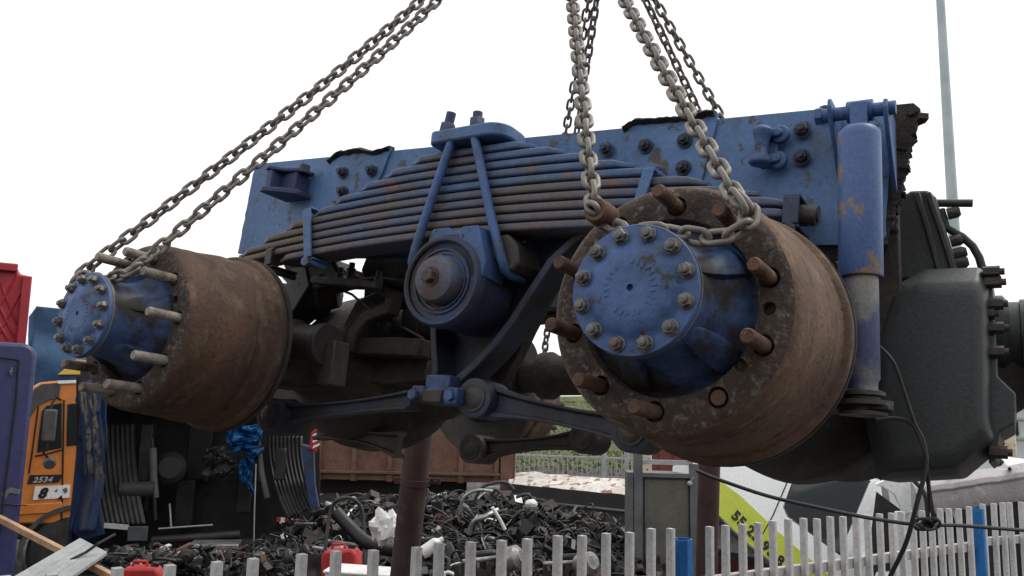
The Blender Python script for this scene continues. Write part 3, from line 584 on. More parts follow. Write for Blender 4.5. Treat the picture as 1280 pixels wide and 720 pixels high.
rb = MB(); rb.prism([L(x, y, .72) for x, y in ((1120, 250), (1138, 238), (1160, 237), (1170, 246), (1198, 338), (1150, 350), (1110, 350), (1108, 290))], (0, .22, 0)); rbo = part(rb, 'upper_casting', 'gear', bevel=.006)
for x0, x1 in ((1146, 1172), (1160, 1190)): strip([(x0, 240), ((x0 + x1) / 2 + 2, 290), (x1 + 2, 338)], .012, .712, .74, 'rib', 'gear', rbo)
b = MB(); b.tube([L(1168, 254, .74), L(1216, 254, .74)], .0085, 12); part(b, 'stub_pipe', 'iron')
b = MB(); b.tube([L(1176, 262, .74), L(1183, 285, .74), L(1203, 296, .74), L(1216, 308, .74), L(1224, 322, .74), L(1228, 336, .74)], .0085, 10); part(b, 'vent_hose', 'rubber')
for q in ((1184, 268), (1188, 302), (1192, 318), (1194, 330)):
    b = MB(); b.lathe([(0, .013), (.02, .013), (.026, .008)], L(*q, .74), (1, 0, .2), 8); part(b, 'fitting', 'iron')
# ---- shock absorber
sx = L(1072, 230, .37)
ab = L(1074, 160, .37); be = L(1076, 347, .37); lo = L(1078, 488, .37)
b = MB(); d = (be - ab); b.lathe([(0, .020), (.002, .030), (.010, .0375), (.02, .0385), (d.length - .003, .0385), (d.length, .0372), (d.length, .031)], ab, d, 40); sho = part(b, 'shock_absorber', 'shock')
b = MB(); d2 = lo - be; b.lathe([(-.01, .030), (d2.length * .9, .030), (d2.length * .93, .026), (d2.length, .026)], be, d2, 32); b.build('lower_tube', 'shock_low', sho)
b = MB(); dd = d2.normalized(); b.lathe([(0, .03), (.003, .038), (.010, .038), (.012, .030), (.017, .030), (.019, .050), (.027, .050), (.030, .030), (.036, .030), (.038, .040), (.044, .040), (.046, .02)], lo, dd, 32); b.build('rubber_bush', 'iron', sho)
b = MB(); e = lo + dd * .024; b.prism([e + Vector((x, y, 0)) for x, y in ((.045, -.03), (.05, .0), (.045, .04), (-.10, .12), (-.28, .10), (-.28, .03), (-.10, -.02))], (0, 0, -.012)); part(b, 'shock_bracket', 'grime', bevel=.003)
b = MB(); pa = L(1020, 146, .40); pb = L(1120, 134, .40); b.cyl(pa, pb, .0135, n=18); b.lathe([(-.012, .018), (0, .018)], pa, pa - pb, 6)
mid = L(1075, 139, .40); b.cyl(mid - (pb - pa) * .16, mid + (pb - pa) * .16, .021, n=24); b.box((mid + ab) / 2, (.03, .03, .06)); part(b, 'mounting_pin', 'blue')
for px in (1037, 1106):
    b = MB(); p = L(px, 140, .40); b.prism([p + Vector((0, y, z)) for y, z in ((-.022, .018), (-.028, 0), (-.02, -.02), (.06, -.10), (.10, -.13), (.10, .02))], (.008, 0, 0)); part(b, 'mount_lug', 'blue', bevel=.002)
b = MB(); b.cyl(L(1000, 268, .40), L(1022, 270, .40), .02, n=20); b.cyl(L(1018, 270, .40), L(1024, 270, .40), .012, n=12); part(b, 'side_pin', 'iron')
# ---- cable of the bogie (sensor lead hanging down to the fence cable)
b = MB()
def smooth(pts, n=6):
    pts = [Vector(p) for p in pts]; out = []
    for i in range(len(pts) - 1):
        p0 = pts[max(i - 1, 0)]; p1 = pts[i]; p2 = pts[i + 1]; p3 = pts[min(i + 2, len(pts) - 1)]
        for k in range(n):
            t = k / n; out.append(.5 * ((2 * p1) + (-p0 + p2) * t + (2 * p0 - 5 * p1 + 4 * p2 - p3) * t * t + (-p0 + 3 * p1 - 3 * p2 + p3) * t ** 3))
    return out + [pts[-1]]
b.tube(smooth([L(1090, 430, .55), L(1100, 434, .52), L(1118, 455, .50), L(1132, 495, .50), L(1144, 530, .50), L(1155, 552, .50), L(1158, 575, .50), L(1160, 600, .52), L(1163, 640, .55)]), .0032, 6)
b.tube(smooth([L(1095, 525, .48), L(1120, 523, .49), L(1140, 530, .50), L(1152, 552, .50), L(1158, 580, .5), L(1146, 630, .5), L(1132, 680, .52), L(1112, 722, .55), L(1105, 745, .6)]), .004, 6)
part(b, 'sensor_cable', 'rubber')
# ------------------------------------------------------------------ lifting chains: every link is a part
lk = MB(); WR = .0049; hl = .0098; hwid = .0118
pts = []
for k in range(8): a = -math.pi / 2 + math.pi * k / 7; pts.append((hl + hwid * math.cos(a), hwid * math.sin(a), 0))
for k in range(8): a = math.pi / 2 + math.pi * k / 7; pts.append((-hl + hwid * math.cos(a), hwid * math.sin(a), 0))
lk.tube(pts, WR, 8, True); LINK = lk.mesh('chain_link', 'chain', 80)
PITCH = .0325
def chain(path, label, roll0=0., sag=.012):
    pts = smooth(path, 14); pts = [Vector(p) for p in pts]
    ch = empty('lifting_chain', BM @ T(pts[len(pts) // 2]), label, 'chain', 'chains holding up the bogie')
    inv = ch.matrix_world.inverted() @ BM
    acc = 0.; prev = pts[0]; nodes = [prev.copy()]; i = 1
    while i < len(pts):
        d = (pts[i] - prev).length
        if acc + d >= PITCH:
            prev = prev + (pts[i] - prev) * ((PITCH - acc) / d); nodes.append(prev.copy()); acc = 0.
        else: acc += d; prev = pts[i]; i += 1
    ref = Vector((.35, -.8, .35)).normalized()
    for j in range(len(nodes) - 1):
        t = (nodes[j + 1] - nodes[j]).normalized(); c = (nodes[j] + nodes[j + 1]) / 2
        n = (ref - t * ref.dot(t)).normalized(); b_ = n.cross(t)
        a = roll0 + (math.pi / 2 if j % 2 else 0) + rnd.uniform(-.16, .16)
        z = n * math.cos(a) + b_ * math.sin(a); y = z.cross(t)
        m_ = Matrix((t, y, z)).transposed().to_4x4(); m_.translation = c
        inst(LINK, 'chain_link', ch, inv @ m_)
def mid(a, b, s): return (Vector(a) + Vector(b)) / 2 + Vector((0, 0, -s))
HN = L(700, -150, .80); HF = L(757, -88, 1.02)
a0 = L(122, 326, -.050); b0 = L(190, 318, -.030)
chain([HN + Vector((-.03, -.01, 0)), mid(HN, a0, .03), a0, L(111, 343, -.078), L(128, 349, -.092), L(146, 346, -.085), L(160, 341, -.075), L(174, 332, -.058), b0, mid(HN, b0, .03), HN + Vector((-.01, .01, 0))], 'chain in two long slanting strands looped over the grey studded hub', .35)
a0 = L(740, 238, -.055); b0 = L(905, 222, -.040)
chain([HN + Vector((.0, -.02, 0)), mid(HN, a0, .005), a0, L(748, 262, -.045), L(766, 282, -.055), L(790, 290, -.086), L(815, 287, -.090), L(842, 290, -.086), L(872, 297, -.080), L(900, 297, -.078), L(922, 291, -.075), L(938, 277, -.066), L(937, 261, -.056), L(922, 245, -.048), b0, mid(HN, b0, .005), HN + Vector((.02, 0, 0))], 'chain wrapped over the rust studded hub beside the shock absorber', .2)
a0 = Vector((-.72, 1.92, .16)); b0 = Vector((-.60, 1.90, .16))
chain([HF + Vector((-.02, 0, 0)), mid(HF, a0, .0), a0, Vector((-.76, 1.93, .05)), Vector((-.68, 1.93, -.11)), Vector((-.58, 1.93, .05)), b0, mid(HF, b0, 0), HF + Vector((.0, .01, 0))], 'thin chain behind the chassis rail running down beside the leaf spring clamp', .3)
a0 = L(1040, 470, 1.90); b0 = L(1098, 470, 1.90)
chain([HF + Vector((.02, 0, 0)), mid(HF, a0, 0), a0, Vector((.60, 1.93, -.02)), Vector((.68, 1.93, -.11)), Vector((.76, 1.93, -.02)), b0, mid(HF, b0, 0), HF + Vector((.03, .01, 0))], 'thin chain pair behind the torn gusset plate near the shock absorber', .3)
for H_, lb in ((HN, 'forged steel hook carrying the chains of the two fully visible hubs'), (HF, 'forged steel hook carrying the chains behind the chassis rail')):
    e = empty('crane_hook', BM @ T(H_), lb, 'hook', 'hooks above the chains')
    b = MB(); b.tube([(.035 * math.cos(a), 0, .035 * math.sin(a) - .01) for a in [R_(q) for q in range(-200, 61, 20)]], [.008 + .007 * math.sin(math.pi * k / 13) for k in range(14)], 10); b.build('hook_bowl', 'iron', e)
    b = MB(); b.lathe([(0, .013), (.05, .013), (.055, .03), (.12, .03), (.13, .02)], (0.02, 0, .03), (0, 0, 1), 18); b.build('swivel', 'iron', e)
    b = MB(); b.cyl((.02, 0, .15), (.02, 0, 3.), .009, n=8); b.build('hoist_rope', 'chain', e)
# ------------------------------------------------------------------ palisade fence behind the bogie
def sdep(px): u = (px - 640) / FPX; s = (u * 2.41 + .449) / (.777 - u * .629); return 2.41 + .629 * s
FA = P(424, 689, sdep(424)); FB = P(1082, 643, sdep(1082)); fd = (FB - FA).normalized(); fdh = Vector((fd.x, fd.y, 0)).normalized()
fn = Vector((-fdh.y, fdh.x, 0))                          # away from the camera
if fn.y < 0: fn = -fn
def fpos(s): return FA + fd * (s + .058)                 # s measured as along the fence
S1, S2 = 1.469, 4.262
def fence(s_list, s0, s1, label, org, dr):
    e = empty('palisade_fence', Matrix.Translation(Vector((org(s0).x, org(s0).y, 0))), label, 'fence', 'white palisade fence panels')
    inv = e.matrix_world.inverted()
    yaw = math.atan2(dr.y, dr.x)
    b = MB(); pw = .0112
    for x_, y_, w_, d_ in ((0, 0, pw * 2, .03),): b.loft([[(-pw, -.015, z), (-pw + i_, -.015 - i_ * .3, z), (pw - i_, -.015 - i_ * .3, z), (pw, -.015, z), (pw, .013, z), (-pw, .013, z)] for z, i_ in ((0, .006), (1.846, .006), (1.85, .006))])
    pm = b.mesh('pale', 'white_paint', 20)
    for s in s_list:
        p = org(s); inst(pm, 'pale', e, inv @ Matrix.Translation(p - Vector((0, 0, 1.85 + rnd.uniform(-.004, .006)))) @ Matrix.Rotation(yaw, 4, 'Z') @ Matrix.Rotation(rnd.gauss(0, .006), 4, 'Y'))
    nn = Vector((-dr.y, dr.x, 0)) * .034
    for dz in (.235, 1.55):
        a = org(s0) + nn - Vector((0, 0, dz)); c = org(s1) + nn - Vector((0, 0, dz)); b = MB()
        up = Vector((0, 0, .024)); w2 = nn.normalized() * .017
        b.loft([[a - up - w2, a - up + w2, a + up + w2, a + up - w2], [c - up - w2, c - up + w2, c + up + w2, c + up - w2]])
        o = b.build('rail', 'white_paint', e, bevel=.003); o.matrix_parent_inverse = inv
k0 = [-.058 + .12 * k for k in range(-22, 40)]
fence([s for s in k0 if s < S1 - .05], -2.6, S1 - .03, 'white palisade fence panel before the scrap heap, ending at first blue post', fpos, fdh)
fence([s for s in k0 if S1 + .09 < s < S2 - .04], S1 + .03, S2 - .03, 'white palisade fence panel between the two bright blue posts', fpos, fdh)
f3 = Matrix.Rotation(R_(-7), 3, 'Z') @ fd; o3 = fpos(S2) + Vector((0, 0, .02))
fence([.07 + .11 * k for k in range(24)], .03, 2.6, 'white palisade fence panel with denser pales beyond the second blue post', lambda s: o3 + f3 * s, f3)
for s, lb, dz in ((S1, 'bright blue open topped fence post beside the grey steel cabinet', .045), (S2, 'bright blue fence post next to the denser white pales', .012)):
    p = fpos(s); e = MB(); r = .041
    e.lathe([(0, r), (1.9, r), (1.9, r - .005), (1.7, r - .005)], (0, 0, 0), (0, 0, 1), 8, (True, True), ph=.5)
    ob = e.build('fence_post', 'blue_post', Mw=Matrix.Translation(Vector((p.x, p.y, p.z - 1.9 - dz))) @ Matrix.Rotation(math.atan2(fdh.y, fdh.x), 4, 'Z'), ang=30)
    tag(ob, lb, 'post', 'blue fence posts')
# ------------------------------------------------------------------ rusty brown pipe posts
def pipe(top, bot, d, r, label, clamp=None, up=.5):
    a = P(*top, d); b_ = P(*bot, d); dr = (a - b_).normalized(); base = b_ + dr * (-b_.z / dr.z); tp = a + dr * up
    e = empty('pipe_post', Matrix.Translation(base), label, 'post', 'brown pipe posts')
    q = base
    m_ = MB(); m_.lathe([(0, r), ((tp - base).length, r), ((tp - base).length, r * .86), ((tp - base).length - .1, r * .86)], (0, 0, 0), tp - base, 28, jit=.001); m_.build('tube', 'brown_pipe', e)
    if clamp:
        c = P(*clamp, d) - base; m_ = MB(); m_.lathe([(-.014, r + .001), (-.016, r + .008), (.016, r + .008), (.014, r + .001)], c, dr, 28, (False, False)); m_.box(c + Vector((r + .03, -.01, 0)), (.05, .012, .03)); m_.cyl(c + Vector((r + .03, -.03, 0)), c + Vector((r + .03, .03, 0)), .008, n=8); m_.box(c + Vector((-r - .018, -.01, 0)), (.03, .012, .03)); m_.build('pipe_clamp', 'brown_pipe', e, bevel=.002)
pipe((521, 570), (505, 715), 3.9, .064, 'brown rusted pipe post with a bolted clamp, leaning behind the fence', (519, 601), .12)
pipe((886, 600), (883, 715), 4.3, .056, 'plain brown pipe post beside the white van', None, .25)
# ------------------------------------------------------------------ lamp pole
a = P(1195, 330, 13); c = P(1177, 30, 13.); base = Vector((a.x, a.y, 0))
e = empty('lamp_pole', Matrix.Translation(base), 'tall tapering galvanised lamp pole behind the bogie', 'lamp post')
b = MB(); b.lathe([(0, .11), (1.5, .105), (11, .055)], (0, 0, 0), (0, 0, 1), 20); b.build('pole', 'lamp', e)
b = MB(); b.tube([(0, 0, 10.9), (-.1, 0, 11.3), (-.8, 0, 11.5), (-1.2, 0, 11.5)], .04, 8); b.build('arm', 'lamp', e)
b = MB(); b.loft([[( -1.2 - .5 * t, y * (1 - .4 * t), 11.5 + z) for y, z in ((-.12, 0), (.12, 0), (.08, .09), (-.08, .09))] for t in (0, 1)]); b.build('lamp_head', 'lamp', e, bevel=.02)
# ------------------------------------------------------------------ far galvanised railing
def railing(p0, p1, d0, d1, label, h=1.15):
    a = P(*p0, d0); c = P(*p1, d1); a0_ = Vector((a.x, a.y, 0)); c0 = Vector((c.x, c.y, 0)); n_ = c0 - a0_; ln = n_.length; yaw = math.atan2(n_.y, n_.x)
    zt = (a.z + c.z) / 2
    e = empty('railing', Matrix.Translation(Vector((a.x, a.y, zt - h))) @ Matrix.Rotation(yaw, 4, 'Z'), label, 'railing')
    b = MB(); b.box((0, 0, h / 2), (.022, .022, h - .12)); bm_ = b.mesh('baluster', 'galv')
    k = 0; x = .1
    while x < ln: inst(bm_, 'baluster', e, Matrix.Translation((x, 0, 0))); x += .155
    for z in (h, .1): b = MB(); b.box((ln / 2, 0, z - .03), (ln, .06, .06)); b.build('hand_rail', 'galv', e, bevel=.006)
    for x in (0, 4.05, 4.75, ln): b = MB(); b.box((x, -.03, h / 2 + .08), (.13, .09, h + .5)); b.build('rail_post', 'galv', e, bevel=.01)
railing((600, 556), (930, 588), 27, 25, 'galvanised railing of thin upright bars below the grassy hill')
# ------------------------------------------------------------------ vehicles and bodies behind the fence
def wheel_obj(parent, c, ax, r=.5, w_=.3, hubm='dark'):
    b = MB(); b.lathe([(-w_ / 2, r * .55), (-w_ / 2, r * .9), (-w_ * .4, r), (w_ * .4, r), (w_ / 2, r * .9), (w_ / 2, r * .55)], c, ax, 28); t = b.build('tyre', 'rubber', parent)
    b = MB(); b.lathe([(-w_ * .42, r * .56), (-w_ * .2, r * .5), (-w_ * .2, r * .2), (-w_ * .5, r * .18), (-w_ * .5, 0)], c, ax, 20, (False, False)); b.build('rim', hubm, t)
# brown tipper body
F = frame(P(515, 600, 14), 1.5); F.translation.z = 0
def tip(px, py, y=0): v = on(F, px, py, 'Y', y); return v
e = empty('tipper_body', F, 'brown ribbed steel tipper body standing behind the scrap heap', 'tipper body')
zl = tip(515, 601).z; x0 = tip(340, 600).x; x1 = tip(640, 600).x; zu = zl + 1.35
b = MB(); b.box(((x0 + x1) / 2, .03, (zl + zu) / 2), (x1 - x0, .04, zu - zl)); b.box(((x0 + x1) / 2, 2.3, (zl + zu) / 2), (x1 - x0, .04, zu - zl)); b.box(((x0 + x1) / 2, 1.16, zl + .02), (x1 - x0, 2.2, .06)); b.box((x0 + .02, 1.16, (zl + zu) / 2), (.04, 2.2, zu - zl)); b.build('side_panel', 'tipper', e)
px = 398
while px < 632:
    xx = tip(px, 590).x; b = MB(); b.loft([[(xx - w2, -.005 - o_, z) for w2, o_ in ((-.05, 0), (.05, 0))] + [(xx + w2, -.075, z) for w2 in (-.035, .035)] for z in (zl + .17, zu - .1)]); b.build('rib', 'tipper', e)
    b = MB(); b.prism([(xx - .045, -.075, zl + .17), (xx + .045, -.075, zl + .17), (xx + .05, -.02, zl - .02), (xx - .05, -.02, zl - .02)], (0, .03, 0)); b.build('rib_foot', 'tipper', e); px += 44.5
for z, h in ((zl + .13, .05), (zu - .06, .10)): b = MB(); b.box(((x0 + x1) / 2, -.045, z), (x1 - x0 - .01, .07, h)); b.build('side_rail', 'tipper', e, bevel=.01)
b = MB(); b.box((x1 - .10, -.05, (zl + zu) / 2 - .1), (.2, .09, zu - zl + .05)); b.build('corner_post', 'tipper', e, bevel=.01)
b = MB(); b.box((x1 + .01, 1.15, (zl + zu) / 2 + .08), (.08, 2.3, zu - zl + .1)); b.build('tail_gate', 'tipper', e, bevel=.01)
tp = on(F, 655, 480, 'Y', .8); b = MB(); b.prism([on(F, x, y, 'Y', .8) for x, y in ((600, 472), (690, 482), (688, 556), (600, 560))], (0, .15, 0)); b.build('tail_board', 'tipper', e, bevel=.01)
for x, y in ((0, .6), (0, 1.7)): b = MB(); b.box(((x0 + x1) / 2 - .5, y, zl - .16), (x1 - x0 - .6, .12, .26)); b.build('chassis_beam', 'dark', e)
for x in (x0 + 1., x1 - 1.6, x1 - 2.8):
    for y in (.35, 1.9): wheel_obj(e, (x, y, .5), (0, 1, 0), .5, .32)
# platform with peeling white roof
F = frame(P(710, 600, 13.5), -9); F.translation.z = 0
zc = 1.31
e = empty('derelict_box_body', F, 'low derelict box body with a peeling white roof in front of the railing', 'box body')
q0, q1, q2, q3 = [on(F, x, y, 'Z', zc) for x, y in ((636, 600), (783, 614), (790, 601), (636, 588))]
b = MB()
def rf(u, v): p = (q0 * (1 - u) + q1 * u) * (1 - v) + (q3 * (1 - u) + q2 * u) * v; return (p.x, p.y, zc + .05 * noise.noise(Vector((p.x * 2, p.y * 2.5, 0))) - .06 * max(0, 1 - v * 5) ** 2)
b.grid(rf, 60, 40); b.build('roof_skin', 'peel', e)
dn = Vector((0, 0, -.06)); b = MB(); b.prism([q + dn for q in (q0, q1, q2, q3)], (0, 0, -zc + .35)); b.build('side_wall', 'dark', e)
b = MB(); b.tube([q0 + Vector((0, -.03, -.3)), q1 + Vector((0, -.03, -.28))], .02, 8); b.build('trim_rail', 'frame_grey', e)
for t_ in (.1, .9):
    for a_, c_ in ((q0, q3), (q1, q2)): pass
for p in (q0 * .85 + q1 * .15, q0 * .15 + q1 * .85): wheel_obj(e, Vector((p.x, p.y + .4, .33)), (0, 1, 0), .33, .22)
# grey steel cabinet in a frame
F = frame(P(828, 640, 7.2), -4); F.translation.z = 0
def cb(px, py, y=0.): return on(F, px, py, 'Y', y)
e = empty('steel_cabinet', F, 'grey green steel cabinet in an angle iron frame by the fence', 'cabinet')
x0, x1, z1 = cb(784, 600).x, cb(868, 600).x, cb(828, 594).z
b = MB(); b.box(((x0 + x1) / 2, .32, z1 / 2 + .02), (x1 - x0 - .04, .58, z1 - .04)); b.build('body', 'cabinet', e, bevel=.01)
b = MB(); b.box(((x0 + x1) / 2 + .05, .02, z1 / 2 + .02), (x1 - x0 - .2, .02, z1 - .12)); b.build('door', 'cabinet', e, bevel=.004)
b = MB(); b.box(((x0 + x1) / 2, .0, z1), (x1 - x0, .05, .035)); b.build('top_frame', 'frame_grey', e)
for a_, c_, tpz in ((784, 791, 594), (792, 803, 558), (862, 873, 578)):
    xa, xb = cb(a_, 600).x, cb(c_, 600).x; zt = cb(800, tpz).z; b = MB(); b.prism([(xa, -.03, 0), (xb, -.03, 0), (xb, -.02, 0), (xa + .01, -.02, 0), (xa + .01, .05, 0), (xa, .05, 0)], (0, 0, zt)); b.build('upright', 'frame_grey', e)
b = MB(); a_ = cb(803, 577, .02); c_ = cb(866, 579, .02); b.box((a_ + c_) / 2, ((c_ - a_).length, .03, .04)); b.build('cross_bar', 'galv', e)
b = MB(); p = cb(862, 604, -.02); b.lathe([(0, .022), (.02, .022), (.03, .012)], p, (0, -1, 0), 10); b.cyl(p, p + Vector((.03, -.03, .05)), .006, n=6); b.build('latch', 'galv', e)
# red-brown container and peeling post behind the cabinet
F = frame(P(850, 580, 17), -3); F.translation.z = 0
e = empty('red_container', F, 'red brown container behind the grey cabinet', 'container')
x0 = on(F, 812, 580, 'Y', 0).x; b = MB(); b.box((x0 + 2.2, 1.2, 1.05), (4.4, 2.4, 2.0)); b.build('body', 'redbox', e, bevel=.03)
for k in range(14): b = MB(); b.box((x0 + .25 + .3 * k, -.02, 1.05), (.12, .05, 1.8)); b.build('corrugation', 'redbox', e)
p = P(806, 580, 16); b = MB(); b.box((0, 0, p.z / 2 + .15), (.24, .2, p.z + .3)); b.box((0, 0, p.z + .31), (.3, .26, .05)); tag(b.build('gate_pillar', 'peel_tan', Mw=Matrix.Translation((p.x, p.y, 0)), bevel=.02), 'thin pillar of peeling cream paint above the grey cabinet', 'pillar', 'peeling pillars')
p = P(1252, 560, 11); b = MB(); b.box((0, 0, 1.15), (.26, .26, 2.3)); b.box((0, 0, .1), (.34, .34, .2)); tag(b.build('gate_pillar', 'peel_tan', Mw=Matrix.Translation((p.x, p.y, 0)), bevel=.02), 'broad pillar of peeling tan paint beside the wrecked white car', 'pillar', 'peeling pillars')
# pale shed far right
F = frame(P(1290, 500, 30), -20); F.translation.z = 0
e = empty('shed', F, 'pale sheet metal shed beyond the peeling tan pillar', 'shed')
b = MB(); b.box((3, 4, 1.9), (9, 8, 3.4)); b.build('wall', 'roofgrey', e); b = MB(); b.prism([(-1.8, -.3, 3.6), (-1.8, 4, 4.4), (-1.8, 8.3, 3.6)], (9.6, 0, 0)); b.build('roof', 'roofgrey', e)
for z in (1.1, 1.9, 2.6): b = MB(); b.box((3, -.05, z), (9.1, .06, .09)); b.build('wall_rail', 'galv', e)
for x in (-1., .6, 2.2, 3.8): b = MB(); b.box((x, -.03, 2.25), (1., .05, .5)); b.build('window', 'glass', e)
# ------------------------------------------------------------------ white van tipped on its nose, lime stripe with phone number
d0 = 7.4; o = P(960, 660, d0)
vx = (P(1043, 733, d0) - o).normalized(); vn = (o - EYE).normalized(); vn.z -= .55; vn.normalize(); vz = vx.cross(vn).normalized()
if vz.z < 0: vz = -vz
vy = vz.cross(vx)
VM = Matrix((vx, vy, vz)).transposed().to_4x4(); VM.translation = o
def V(px, py, y=0.): return on(VM, px, py, 'Y', y)
e = empty('white_van', VM, 'tipped white van with a lime stripe and a phone number behind the fence', 'van')
sgn = 1 if vy.dot(vn) > 0 else -1
outer = [(858, 660), (872, 612), (868, 560), (930, 540), (1010, 560), (1105, 640), (1130, 720), (1080, 760), (1010, 716), (955, 676), (898, 634), (870, 618)]
b = MB(); b.prism([V(x, y) for x, y in ((874, 612), (864, 575), (900, 540), (985, 560), (990, 604), (979, 634), (984, 646), (1058, 700), (1110, 745), (1050, 765), (990, 722), (947, 689), (935, 680), (916, 662), (899, 645), (872, 624))], (0, sgn * .05, 0)); b.build('side_panel', 'van', e, bevel=.008)
b = MB(); b.prism([V(x, y, sgn * .02) for x, y in ((992, 598), (982, 633), (987, 645), (1056, 697), (1082, 640), (1092, 604), (1060, 580))], (0, sgn * .02, 0)); b.build('side_window', 'glass', e, bevel=.004)
b = MB(); b.prism([V(x, y) for x, y in ((1056, 700), (1060, 697), (1101, 606), (1092, 600), (1088, 604), (1052, 690))], (0, sgn * .04, 0)); b.build('window_pillar', 'van', e, bevel=.004)
st = [(872, 616), (877, 598), (900, 604), (1055, 724), (1066, 752), (1058, 752), (900, 630)]
b = MB(); b.prism([V(x, y, -sgn * .003) for x, y in ((873, 584), (899, 600), (926, 620), (949, 642), (972, 664), (1001, 689), (1040, 722), (1062, 745), (1040, 757), (990, 721), (947, 688), (935, 679), (916, 661), (899, 644), (873, 623))], (0, sgn * .004, 0)); b.build('stripe', 'lime', e)
b = MB(); b.tube([V(984, 603, -sgn * .002), V(966, 645, -sgn * .002), V(946, 680, -sgn * .002)], .006, 6); b.build('door_seam', 'ink', e)
for tx, px, py in (('55', 914, 646), ('23', 932, 664.5), ('93', 951, 684), ('81', 969, 702)):
    p = V(px, py, -sgn * .006); tdir = (V(px + 10, py + 10.4, 0) - V(px, py, 0)).normalized(); nrm = Vector((0, -sgn, 0)); upv = nrm.cross(tdir)
    m_ = Matrix((tdir, upv, nrm)).transposed().to_4x4(); m_.translation = p
    textmesh(tx, .128, 'ink', 'number_print', e, m_, .001, 0, .006, 1.1)
b = MB(); b.prism([V(x, y, sgn * .06) for x, y in ((864, 575), (858, 664), (874, 680), (900, 540), (985, 560), (1100, 600), (1120, 740), (1068, 750), (947, 680), (899, 640))], (0, sgn * .35, 0)); b.build('body_shell', 'van', e)
b = MB(); b.prism([V(x, y, sgn * .09) for x, y in ((986, 598), (984, 646), (1058, 700), (1092, 604))], (0, sgn * .02, 0)); b.build('cabin_shade', 'dark', e)
# rust-red sheet under the stripe
p = P(922, 715, 7.75); F = frame(p, -14); b = MB(); b.box((0, .1, -.1), (.42, .03, .9)); 
for k in range(3): b.box((-.15 + .15 * k, .075, -.1), (.03, .03, .86))
tag(b.build('steel_sheet', 'sheet', Mw=F, bevel=.005), 'upright rust red steel sheet below the lime stripe of the van', 'steel sheet')
# ------------------------------------------------------------------ second white wreck with faded bumper
d1 = 6.6; F = frame(P(1180, 650, d1), -14)
def Q(px, py, y=0.): return on(F, px, py, 'Y', y)
e = empty('wrecked_car', F, 'wrecked white car with bent pillars and a faded grey bumper behind the fence', 'car')
b = MB(); b.prism([Q(x, y, .02) for x, y in ((1094, 606), (1125, 590), (1136, 586), (1146, 640), (1134, 642), (1130, 650), (1126, 634), (1118, 618), (1104, 609))], (0, .06, 0)); b.build('window_pillar', 'van', e, bevel=.006)
b = MB(); b.prism([Q(x, y, .04) for x, y in ((1120, 640), (1140, 640), (1150, 760), (1112, 760))], (0, .08, 0)); b.build('door_pillar', 'van', e, bevel=.008)
b = MB(); b.prism([Q(x, y, .10) for x, y in ((1140, 635), (1290, 620), (1300, 760), (1146, 760))], (0, .04, 0)); b.build('windscreen', 'glass', e)
b = MB(); b.prism([Q(x, y, .3) for x, y in ((1130, 590), (1200, 580), (1236, 562), (1262, 580), (1300, 575), (1300, 650), (1140, 650))], (0, .9, 0)); b.build('body', 'van', e, bevel=.03)
bp = []
for k in range(15):
    t = k / 14; x = 1142 + 160 * t; y = 624 - 24 * t; p = Q(x, y, -.12 - .05 * math.sin(t * 3)); p.z += .012 * noise.noise(Vector((k * .6, 2, 0)))
    bp.append([p + Vector((0, yy, z)) for yy, z in ((.09, -.13), (-.03, -.13), (-.055, -.09), (-.06, .03), (-.085, .05), (-.07, .09), (.09, .14))])
b = MB(); b.loft(bp); bo = b.build('bumper', 'pink', e, bevel=.006)
for q in ((1188, 594), (1262, 586)): b = MB(); b.cyl(Q(*q, -.24), Q(*q, -.15), .014, n=10); b.build('bumper_plug', 'ink', bo)
b = MB(); b.box(Q(1236, 625, -.02), (.012, .03, .07)); b.build('clip', 'white', e)
b = MB(); b.tube([Q(1236, 566, .2), Q(1252, 580, .2)], .03, 8); b.build('roof_bar', 'rubber', e)
b = MB(); b.prism([Q(x, y, .2) for x, y in ((1096, 615), (1130, 640), (1135, 740), (1080, 740))], (0, .03, 0)); b.build('dark_interior', 'dark', e)
b = MB(); b.tube([Q(1192, 636, .03), Q(1206, 690, .03)], .014, 6); b.build('bent_trim', 'van', e)
b = MB(); b.box((.5, .7, -.9), (2.0, 1.2, .9)); b.build('lower_body', 'van', e, bevel=.05)
# black cables slung across the fence
def cable(pts, r, label):
    b = MB(); b.tube(smooth([P(*q) for q in pts], 8), r, 8); o_ = b.build('cable', 'rubber'); return tag(o_, label, 'cable', 'black cables by the fence')
cable(((870, 588, 3.6), (900, 600, 3.6), (960, 620, 3.55), (1020, 634, 3.5), (1090, 648, 3.5), (1150, 656, 3.5), (1200, 657, 3.55), (1300, 664, 3.7), (1420, 668, 3.9)), .008, 'long black cable slung across the white fence')
b = MB()
for k in range(4):
    b.tube([P(1158 + 12 * math.cos(a + k) + 3 * k - 4, 655 + 7 * math.sin(a) , 3.46 + .02 * math.sin(a * 2 + k)) for a in [R_(30 * j) for j in range(12)]], .007, 6, True)
tag(b.build('cable_knot', 'rubber'), 'black tape knot joining cables on the white fence', 'knot')
cable(((1130, 583, 3.6), (1140, 598, 3.55), (1156, 618, 3.5), (1160, 650, 3.47)), .009, 'short black cable dropping behind the knot on the fence')
cable(((1158, 560, 3.45), (1160, 600, 3.45), (1164, 630, 3.45), (1168, 652, 3.46)), .009, 'black cable hanging straight down into the knot')
